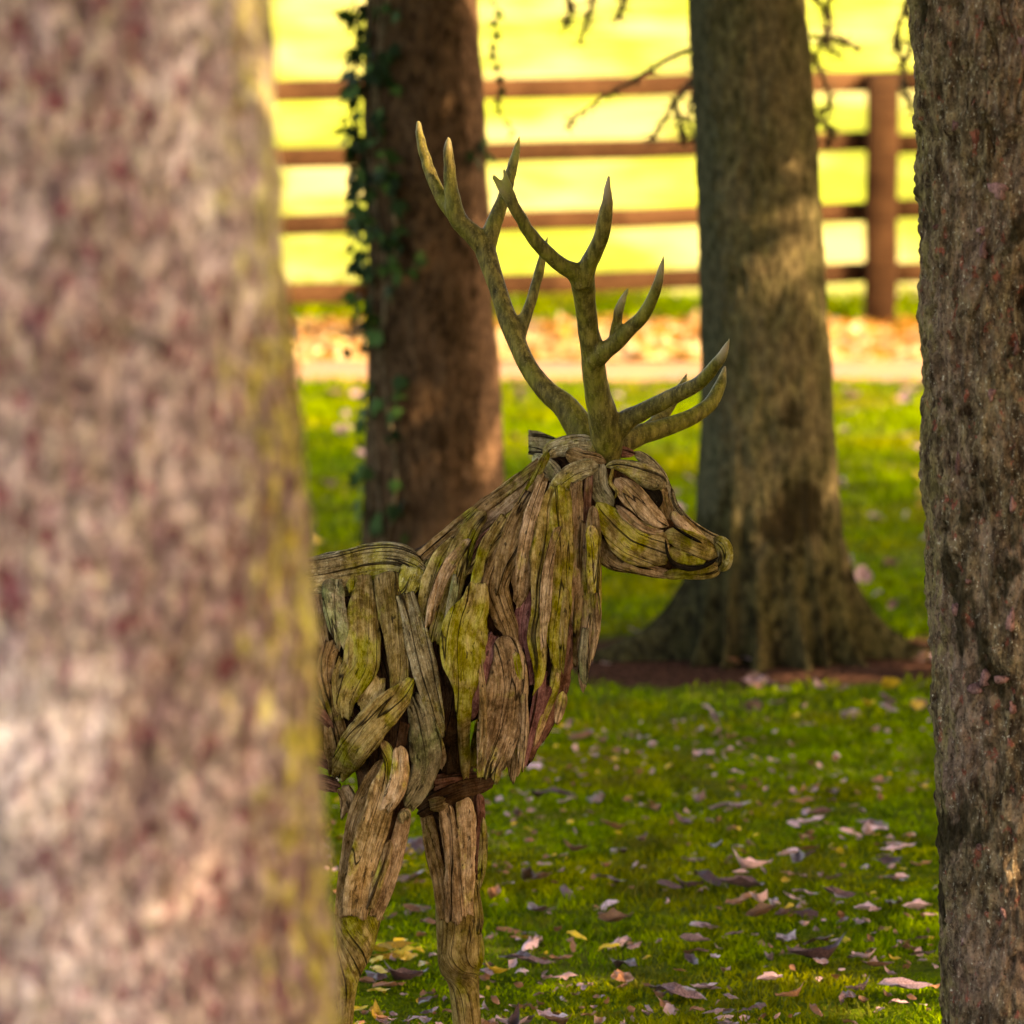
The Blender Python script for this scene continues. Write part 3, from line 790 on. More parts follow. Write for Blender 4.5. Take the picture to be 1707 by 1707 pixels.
FY = lambda px: 29.75 + (px - 1465) / 1000 * 1.25
# post positions in photograph pixels along the fence line
post_px = [1465 + 815 * k for k in range(-5, 6)]
base_pt = P(1465, 540, FY(1465))
fence = empty('ranch_fence', (base_pt.x, base_pt.y, 0), 'brown four-rail wooden post and rail fence between the path and the bright pasture', 'fence')
zs_at = lambda py, px: P(px, py, FY(px)).z
rail_z = [0.5 * (zs_at(a, 1400) + zs_at(b, 520)) for a, b in [(137, 152), (244, 260), (357, 370), (468, 479)]]
ptop = zs_at(121, 1465)
for px in post_px:
    Yp = FY(px); x = P(px, 540, Yp).x
    beam('post', fence, (x, Yp - 0.075, -0.1), (x + 0.006, Yp - 0.075, ptop), 0.16, 0.175, FW, 6, 0.002)
for k in range(len(post_px) - 1):
    for zi, z in enumerate(rail_z):
        a, b = post_px[k], post_px[k + 1]
        pa, pb = P(a, 540, FY(a)), P(b, 540, FY(b))
        hh = 0.118 if zi == 0 else 0.112
        beam('rail', fence, (pa.x + 0.004, pa.y + 0.022, z + random.gauss(0, 0.006)), (pb.x - 0.004, pb.y + 0.022, z + random.gauss(0, 0.006)), 0.038, hh, FW, 6, 0.003)

# ------------------------------------------------------------------ fallen leaves
LEAF_M = {
    'pale': leaf_mat('dead_leaf_pale', (0.10, 0.050, 0.050), (0.40, 0.235, 0.235), 0.5, 0.2, 0.1),
    'brown': leaf_mat('dead_leaf_brown', (0.075, 0.035, 0.018), (0.22, 0.09, 0.04), 0.6, 0.35, 0.2),
    'yellow': leaf_mat('dead_leaf_yellow', (0.36, 0.20, 0.015), (0.55, 0.36, 0.03), 0.5, 0.3, 0.3),
    'orange': leaf_mat('dead_leaf_orange', (0.45, 0.19, 0.03), (0.65, 0.34, 0.07), 0.5, 0.3, 0.3),
    'straw': leaf_mat('dead_leaf_straw', (0.60, 0.40, 0.18), (0.75, 0.60, 0.36), 0.5, 0.3, 0.3),
}
OUT1 = [(0, 0), (0.14, 0.08), (0.26, 0.25), (0.33, 0.42), (0.27, 0.62), (0.15, 0.82), (0, 1.0), (-0.13, 0.84), (-0.28, 0.64), (-0.31, 0.42), (-0.24, 0.22), (-0.12, 0.07)]
OUT2 = [(0, 0), (0.2, 0.04), (0.38, 0.16), (0.40, 0.3), (0.42, 0.46), (0.32, 0.58), (0.2, 0.78), (0.04, 0.96), (-0.18, 0.76), (-0.33, 0.6), (-0.42, 0.46), (-0.36, 0.28), (-0.36, 0.12), (-0.2, 0.02)]
LM = {k: [outline_leaf('fallen_leaf', o_, c_, m_, 0.085, i_) for i_, (o_, c_) in enumerate(((OUT1, 0.8), (OUT2, -0.5), (OUT1, 1.4), (OUT2, 0.5), (OUT1, -1.1), (OUT2, 0.9), (OUT1, 0.4), (OUT2, -0.7)))] for k, m_ in LEAF_M.items()}
LL = {'pale': ('pale pinkish curled dead leaf lying on the short grass', 'pale fallen leaves scattered on the grass'),
      'brown': ('small dark brown dead leaf lying on the short grass', 'brown fallen leaves scattered on the grass'),
      'yellow': ('yellow autumn leaf lying on the grass near the stag\'s front legs', 'yellow fallen leaves by the stag\'s front legs')}
def drop_leaf(kind, x, y, size, lift=0.016):
    z = float(ground_z(x, y)) + lift + random.uniform(-0.008, 0.012)
    me = random.choice(LM[kind])
    o = bpy.data.objects.new('fallen_leaf', me); COL.objects.link(o)
    o.location = (x, y, z)
    o.rotation_euler = (random.gauss(0.03, 0.16), random.gauss(0, 0.16), random.uniform(0, 6.28))
    o.scale = (size * random.uniform(0.45, 0.8), size * 1.3, size)
    tag(o, LL[kind][0], 'leaf', LL[kind][1])
    return o
hand = [('pale', p, s) for p, s in [((960, 1335), .10), ((905, 1290), .06), ((1215, 1470), .08), ((1450, 1380), .11), ((1480, 1390), .07), ((1180, 1355), .08), ((1190, 1420), .09), ((1270, 1475), .08),
        ((1285, 1450), .08), ((1270, 1502), .08), ((1322, 1560), .09), ((1312, 1592), .10), ((1130, 1560), .06), ((1030, 1488), .07), ((870, 1556), .08), ((1060, 1600), .09), ((1112, 1640), .08),
        ((1182, 1642), .08), ((1455, 1640), .09), ((900, 1665), .07), ((825, 1610), .07), ((712, 1610), .08), ((727, 1638), .08), ((1420, 1500), .06), ((1483, 1508), .07), ((1160, 1330), .06),
        ((690, 1396), .07), ((702, 1448), .09), ((985, 1335), .08), ((990, 1462), .06), ((880, 1530), .06), ((905, 1500), .06), ((840, 1575), .08), ((890, 1580), .08), ((1010, 1560), .06),
        ((940, 1470), .06), ((1090, 1470), .05), ((1395, 1390), .05), ((1500, 1440), .05), ((1420, 1640), .07), ((1360, 1600), .06), ((640, 1615), .06), ((850, 1690), .08), ((960, 1600), .05)]]
hand += [('yellow', p, s) for p, s in [((692, 1414), .05), ((645, 1572), .06), ((655, 1580), .06), ((695, 1582), .06), ((682, 1576), .05), ((668, 1578), .05), ((615, 1608), .06), ((622, 1662), .05), ((610, 1652), .04),
         ((900, 1545), .04), ((850, 1600), .05), ((1035, 1560), .04), ((980, 1545), .04), ((628, 1572), .06), ((640, 1590), .05), ((705, 1590), .05), ((675, 1560), .05), ((612, 1640), .05), ((632, 1680), .05)]]
hand += [('brown', p, s) for p, s in [((826, 1692), .08), ((1340, 1575), .06), ((1245, 1525), .07), ((620, 1630), .08), ((680, 1500), .06), ((830, 1475), .06), ((880, 1455), .07), ((1210, 1500), .06), ((1000, 1530), .07)]]
OWN = {(960, 1335): 'large mauve curled leaf on the grass just beyond the stag\'s chest', (1450, 1380): 'long mauve leaf nearest the scaly trunk in the upper part of the lawn',
       (1480, 1390): 'mauve leaf touching the long one beside the scaly trunk', (1180, 1355): 'pale leaf lying alone below the buttressed tree', (1322, 1560): 'upper leaf of the bright pale pair at lower right centre',
       (1312, 1592): 'lower, longer leaf of the bright pale pair at lower right centre', (1455, 1640): 'pale leaf at the bottom close to the scaly trunk', (1060, 1600): 'flat pale leaf at bottom centre of the lawn',
       (1112, 1640): 'left one of two pale leaves side by side at bottom centre', (1182, 1642): 'right one of two pale leaves side by side at bottom centre', (900, 1665): 'pale leaf to the right of the stag\'s farther foreleg at the bottom',
       (825, 1610): 'pale leaf touching the right edge of the farther foreleg\'s knee', (712, 1610): 'upright pale leaf between the stag\'s forelegs', (727, 1638): 'pale leaf leaning below the upright one between the forelegs',
       (702, 1448): 'broad pale leaf between the forelegs, high up', (1215, 1470): 'pale leaf at the middle of the leafy patch of lawn', (826, 1692): 'brown leaf at the foot of the farther foreleg',
       (1245, 1525): 'dark brown leaf in the middle of the leafy patch', (692, 1414): 'single bright yellow leaf high between the forelegs', (620, 1630): 'rust brown leaf beside the nearer foreleg'}
for kind, (x_, y_), s_ in hand:
    g = G(x_, y_, 0.03); lf = drop_leaf(kind, g.x, g.y, s_ * 1.25, 0.02)
    if (x_, y_) in OWN: lf['label'] = OWN[(x_, y_)]
n_ind = 0
rr = random.Random(5)
while n_ind < 190:
    py = rr.uniform(1180, 1720); px = rr.uniform(560, 1580)
    if rr.random() > 0.25 + 0.75 * max(0, float(vnoise(px * 0.006, py * 0.012, 5.5)) + 0.35): continue
    if rr.random() > (py - 1120) / 450: continue
    g = G(px, py, 0.02)
    k = 'pale' if rr.random() < 0.50 else ('brown' if rr.random() < 0.82 else 'yellow')
    if k == 'yellow' and px > 1050: k = 'pale'
    drop_leaf(k, g.x, g.y, rr.uniform(0.03, 0.07), rr.uniform(0.012, 0.024)); n_ind += 1
def leaf_stuff(name, n, gen, mats, size, label):
    parts = {k: [] for k in mats}
    src = {k: [(np.array([v.co[:] for v in me.vertices])) for me in LM[k]] for k in mats}
    fsrc = {k: [([p.vertices[:] for p in me.polygons]) for me in LM[k]] for k in mats}
    co = []; fq = []; ft = []; mi = {'q': [], 't': []}; off = 0
    for i in range(n):
        x, y, z, k = gen()
        j = random.randrange(len(src[k])); v = src[k][j]
        s = size * random.uniform(0.6, 1.3); a = random.uniform(0, 6.28); t1, t2 = random.gauss(0, 0.4), random.gauss(0, 0.4)
        M = np.array(Matrix.Rotation(a, 3, 'Z') @ Matrix.Rotation(t1, 3, 'X') @ Matrix.Rotation(t2, 3, 'Y'))
        co.append(v @ M.T * s + np.array([x, y, z]))
        for f in fsrc[k][j]:
            g_ = [q + off for q in f]
            (fq if len(f) == 4 else ft).append(g_); mi['q' if len(f) == 4 else 't'].append(mats.index(k))
        off += len(v)
    me = mesh_np(name, np.vstack(co), [np.array(fq), np.array(ft)])
    for k in mats: me.materials.append(LEAF_M[k])
    me.polygons.foreach_set('material_index', np.array(mi['q'] + mi['t'], np.int32))
    return tag(link(name, me), label, 'leaf litter', kind='stuff')
def gen_near():
    while True:
        y = random.uniform(11.5, 16.6); x = random.uniform(-0.13 * y, 0.13 * y)
        if vnoise(x * 2.2, y * 2.2, 6.2) > -0.1 or random.random() < 0.25:
            return x, y, float(ground_z(x, y)) + random.uniform(0.008, 0.022), random.choices(['pale', 'brown', 'yellow'], [0.42, 0.48, 0.10])[0]
leaf_stuff('leaf_scraps', 1900, gen_near, ['pale', 'brown', 'yellow'], 0.026, 'small broken scraps of dead leaf trodden into the lawn')
def gen_lawn():
    while True:
        y = random.uniform(16.5, PATH_Y0 - 0.3); x = random.uniform(-0.12 * y, 0.12 * y)
        if vnoise(x * 0.9, y * 0.9, 2.2) > -0.15 or random.random() < 0.3:
            return x, y, float(ground_z(x, y)) + random.uniform(0.02, 0.05), random.choices(['pale', 'brown', 'yellow'], [0.62, 0.26, 0.12])[0]
leaf_stuff('fallen_leaves', 420, gen_lawn, ['pale', 'brown', 'yellow'], 0.075, 'thin scatter of pale and brown leaves over the lawn behind the stag')
DRIFT_Y = G(853, 568).y
def gen_drift():
    if random.random() < 0.55: y = random.uniform(PATH_Y1 + 0.0, DRIFT_Y); k = random.choices(['straw', 'orange', 'yellow'], [0.6, 0.12, 0.28])[0]
    else: y = random.uniform(DRIFT_Y - 0.3, DRIFT_Y + 0.75); k = random.choices(['straw', 'orange', 'yellow'], [0.15, 0.60, 0.25])[0]
    return random.uniform(-6, 6), y, 0.02 + random.uniform(0, 0.03), k
leaf_stuff('fallen_leaves', 6000, gen_drift, ['straw', 'orange', 'yellow'], 0.085, 'drift of orange and pale leaves along the foot of the ranch fence')

# ------------------------------------------------------------------ the driftwood stag
YS = 12.0
stag = empty('stag_sculpture', (P(680, 1800, YS).x, YS, 0), 'life-size stag sculpture assembled from weathered driftwood, antlered head turned in profile', 'sculpture')
def tube_px(pts, n=24, m=16, ky=1.0):
    """pts: (px, py, half width px, depth offset m towards the camera)"""
    c = catmull(pts, n)
    path_ = np.array([P(q[0], q[1], YS - q[3]) for q in c])
    rad = np.maximum(c[:, 2] * mpp(YS), 0.002)
    return tube_arrays(path_, rad, m, ky)
# rounded inner body that carries the driftwood
core_t = [
    tube_px([(-280, 1060, 110, 0), (-200, 1075, 165, 0), (0, 1100, 185, 0), (250, 1115, 190, 0), (480, 1110, 185, 0), (600, 1100, 170, 0), (660, 1090, 140, 0)], ky=0.80),
    tube_px([(590, 1010, 95, 0), (640, 1090, 150, 0), (690, 1180, 150, 0), (740, 1230, 100, 0)], ky=0.95),
    tube_px([(700, 1050, 120, 0), (780, 1130, 125, 0), (820, 1180, 85, 0)], ky=0.95),
    tube_px([(620, 1060, 120, 0), (720, 1020, 118, 0), (820, 940, 100, 0), (890, 870, 78, 0), (930, 800, 55, 0), (950, 770, 40, 0)], ky=0.8),
    tube_px([(860, 920, 80, 0), (900, 980, 70, 0), (880, 1080, 75, 0), (830, 1180, 70, 0)], ky=0.8),
    tube_px([(925, 775, 40, 0), (985, 800, 62, 0), (1045, 850, 70, 0), (1110, 890, 58, 0), (1170, 925, 38, 0), (1198, 940, 26, 0)], ky=0.72),
    tube_px([(985, 880, 40, 0), (1020, 930, 30, 0), (1100, 945, 26, 0), (1180, 950, 24, 0)], ky=0.7),
    # legs: near fore, far fore, hind pair
    tube_px([(640, 1180, 90, 0.10), (645, 1290, 62, 0.13), (628, 1370, 46, 0.13), (610, 1464, 42, 0.13), (596, 1531, 37, 0.13), (588, 1590, 28, 0.13), (572, 1660, 20, 0.13), (566, 1740, 19, 0.13), (566, 1800, 24, 0.13)], 40),
    tube_px([(720, 1200, 70, -0.06), (750, 1300, 50, -0.10), (757, 1357, 49, -0.11), (760, 1424, 47, -0.11), (761, 1477, 36, -0.11), (764, 1531, 34, -0.11), (767, 1585, 37, -0.11), (772, 1638, 24, -0.11), (778, 1707, 22, -0.11), (784, 1760, 22, -0.11), (788, 1790, 26, -0.11)], 40),
    tube_px([(-230, 1080, 130, 0.08), (-250, 1220, 105, 0.14), (-235, 1350, 66, 0.15), (-275, 1450, 42, 0.15), (-295, 1530, 30, 0.15), (-275, 1640, 24, 0.15), (-262, 1740, 22, 0.15), (-255, 1800, 28, 0.15)], 36),
    tube_px([(-180, 1080, 130, -0.08), (-170, 1220, 105, -0.14), (-130, 1350, 66, -0.15), (-165, 1450, 42, -0.15), (-185, 1530, 30, -0.15), (-160, 1640, 24, -0.15), (-148, 1720, 22, -0.15), (-142, 1770, 28, -0.15)], 36),
    tube_px([(-340, 1000, 22, 0), (-390, 1060, 34, 0), (-395, 1130, 12, 0)], 12),
]
c_, f_, u_ = join_arrays(core_t)
core_me = remeshed('inner_body', c_, f_, 0.011, 6)
# roughen the inner body
n_ = len(core_me.vertices)
co_ = np.zeros(n_ * 3, np.float32); core_me.vertices.foreach_get('co', co_); co_ = co_.reshape(-1, 3)
no_ = np.zeros(n_ * 3, np.float32); core_me.vertices.foreach_get('normal', no_); no_ = no_.reshape(-1, 3)
bvh = BVHTree.FromPolygons([tuple(v) for v in co_.tolist()], [p.vertices[:] for p in core_me.polygons])
d_ = 0.006 * fbm(co_[:, 0] * 30, co_[:, 1] * 30, co_[:, 2] * 12, 3) - 0.012
core_me.vertices.foreach_set('co', (co_ + no_ * d_[:, None]).ravel().astype(np.float32)); core_me.update()
l_ = core_me.uv_layers.new(name='UVMap')
li = np.zeros(len(core_me.loops), np.int32); core_me.loops.foreach_get('vertex_index', li)
l_.data.foreach_set('uv', np.column_stack([co_[:, 0] + co_[:, 1], co_[:, 2]])[li].ravel())
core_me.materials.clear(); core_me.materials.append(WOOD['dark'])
link('inner_body', core_me, stag)

def core_depth(px, py, side):
    d = ray(px, py).normalized()
    if side > 0:
        h = bvh.ray_cast(CAM, d, 40)
    else:
        h = bvh.ray_cast(CAM + d * 18, -d, 16)
    if h[0] is None: return None
    return h[0].y, h[1]
_pid = [0]
def plank(pts, mat, layer=0, side=1, jag=None, tilt=0.55, thick=None, ridge=1.0, name='driftwood_piece', depth=None, smooth=0.3, wobble=1.0, label=None, m=44, crack=1.0):
    """pts in photograph pixels (x, y, width); laid over the body at the depth of its surface"""
    _pid[0] += 1; sd = _pid[0] * 3.71
    if jag is None: jag = (0.008, 0.020) if name == 'driftwood_piece' else (0.0, 0.0)
    pts = np.array([(p[0], p[1], p[2]) for p in pts], float)
    L = np.linalg.norm(np.diff(pts[:, :2], axis=0), axis=1).sum() * mpp(YS)
    n = int(np.clip(L / 0.0055, 14, 110))
    c = catmull(pts, n)
    s = np.linspace(0, 1, n)
    ys = np.full(n, np.nan); nr = np.zeros((n, 3))
    for i in range(n):
        if depth is None:
            h = core_depth(c[i, 0], c[i, 1], side)
            if h: ys[i] = h[0]; nr[i] = h[1]
    if depth is not None:
        ys[:] = YS - np.interp(s, np.linspace(0, 1, len(depth)), depth)
        nr[:] = (0, -side, 0)
    ok = ~np.isnan(ys)
    if ok.sum() == 0:
        ys[:] = YS - 0.05 * side; nr[:] = (0, -side, 0)
    else:
        ys = np.interp(s, s[ok], ys[ok])
        for k in range(3): nr[:, k] = np.interp(s, s[ok], nr[ok, k])
    kw = max(3, int(n * smooth)) | 1
    ker = np.hanning(kw + 2)[1:-1]; ker /= ker.sum(); pad = kw // 2
    def sm(v):
        e0 = 2 * v[0] - v[1:pad + 1][::-1]; e1 = 2 * v[-1] - v[-pad - 1:-1][::-1]
        return np.convolve(np.concatenate([e0, v, e1]), ker, 'valid')
    if n > 2 * pad + 2:
        lim = ys.copy(); ys = sm(ys); 
        nr = np.stack([sm(nr[:, k]) for k in range(3)], -1)
    W = np.maximum(c[:, 2] * mpp(YS), 0.004)
    wm = W.max()
    t = thick if thick else np.clip(wm * 0.34, 0.010, 0.030)
    T_ = t * np.clip(W / wm, 0.35, 1) ** 0.6
    lift = 0.0145 * layer + T_ * 0.25
    path_ = np.array([P(c[i, 0], c[i, 1], ys[i] - side * lift[i]) for i in range(n)])
    tang = np.gradient(path_, axis=0); tang /= np.linalg.norm(tang, axis=1)[:, None] + 1e-9
    nrm = nr * np.array([tilt, 1.0, tilt]) + np.array([0, -0.55 * side, 0])
    nrm -= (nrm * tang).sum(1)[:, None] * tang
    nrm /= np.linalg.norm(nrm, axis=1)[:, None] + 1e-9
    wd = np.cross(tang, nrm)
    a = np.linspace(0, 2 * math.pi, m, endpoint=False) - math.pi / 2
    ca, sa = np.cos(a), np.sin(a)
    px_ = np.sign(ca) * np.abs(ca) ** 0.75; pz_ = np.sign(sa) * np.abs(sa) ** 0.62
    Ls = s * L
    A, LS = np.meshgrid(a, Ls)
    # long ridges, cracks and an uneven outline
    X = px_[None, :] * (W[:, None] / 2) 
    Zt = pz_[None, :] * (T_[:, None] / 2)
    en = fbm(LS * 17, np.sign(ca)[None, :] * 2.0 + sd, sd, 4)
    chip = np.clip((vnoise(LS * 26, np.sign(ca)[None, :] * 5.0 + sd) - 0.35) * 6, 0, 1)
    edge = (0.26 * wobble * en - 0.10 * wobble * chip) * np.abs(ca)[None, :]
    X = X + np.sign(ca)[None, :] * edge * np.minimum(W, 0.05)[:, None] / 2
    uarc = X + 0.5 * Zt + 0.006 * vnoise(LS * 6, sd)
    rg = fbm(uarc * 42 + 0.3 * vnoise(LS * 5, sd), LS * 2.2 + sd, sd, 3)
    rg2 = fbm(uarc * 230, LS * 8 + sd, sd + 4, 3)
    gap = np.exp(-(rg / 0.035) ** 2)
    broad = fbm(uarc * 14, LS * 7, sd + 9, 2)
    Zt = Zt + pz_[None, :] * (0.0040 * ridge * rg + 0.0022 * ridge * rg2 - 0.0100 * crack * gap * np.clip(0.35 + 1.5 * broad, 0, 1) + 0.007 * ridge * broad)
    # ends: rounded or split
    S_ = np.repeat(s[:, None], m, 1)
    endp = np.ones(n); e = 0.018 / max(L, 0.02)
    k0 = np.clip(s / min(e, 0.2), 0, 1); k1 = np.clip((1 - s) / min(e, 0.2), 0, 1)
    r0 = np.sqrt(np.clip(1 - (1 - k0) ** 2, 0.05, 1)); r1 = np.sqrt(np.clip(1 - (1 - k1) ** 2, 0.05, 1))
    f0 = r0 if jag[0] == 0 else 0.6 + 0.4 * r0; f1 = r1 if jag[1] == 0 else 0.6 + 0.4 * r1
    ww = (r0 if jag[0] == 0 else 1 + 0 * r0) * (r1 if jag[1] == 0 else 1 + 0 * r1)
    X = X * ww[:, None]; Zt = Zt * (f0 * f1)[:, None]
    jl = fbm((X) * 95 + sd, sd, 0.5, 2) * 1.6 + np.abs(vnoise(X * 260, sd)) * 0.5
    sh = -jag[0] * jl * np.clip(1 - S_ / 0.35, 0, 1) ** 2 - jag[1] * (0.3 + jl) * np.clip((S_ - 0.65) / 0.35, 0, 1) ** 2
    co = path_[:, None, :] + wd[:, None, :] * X[..., None] + nrm[:, None, :] * Zt[..., None] + tang[:, None, :] * sh[..., None] * 1.0
    co = co.reshape(-1, 3)
    uv = np.stack([uarc * np.ones_like(LS), LS + sh * 0.5], -1).reshape(-1, 2)
    c0 = co[:m].mean(0); c1 = co[-m:].mean(0)
    i0 = 0.006 if jag[0] else -0.001; i1 = -0.006 if jag[1] else 0.001
    co = np.vstack([co, c0 + tang[0] * i0, c1 + tang[-1] * i1]); uv = np.vstack([uv, [0, 0], [0, L]])
    j = np.arange(m)
    q = grid_faces(n, m); t0 = np.stack([(j + 1) % m, j, np.full(m, n * m)], -1); t1 = np.stack([(n - 1) * m + j, (n - 1) * m + (j + 1) % m, np.full(m, n * m + 1)], -1)
    if side < 0: pass
    me = mesh_np(name, co, [q, np.vstack([t0, t1])], uv=uv)
    me.materials.append(WOOD[mat])
    o = link(name, me, stag)
    if label: o['label'] = label
    return o
def c1(l): return [(500 + x * .3222, 850 + y * .3222, w * .3222) for x, y, w in l]
def c3(l): return [(840 + x * .24604, 680 + y * .24604, w * .24604) for x, y, w in l]
def c4(l): return [(500 + x * .26774, 1250 + y * .26774, w * .26774) for x, y, w in l]

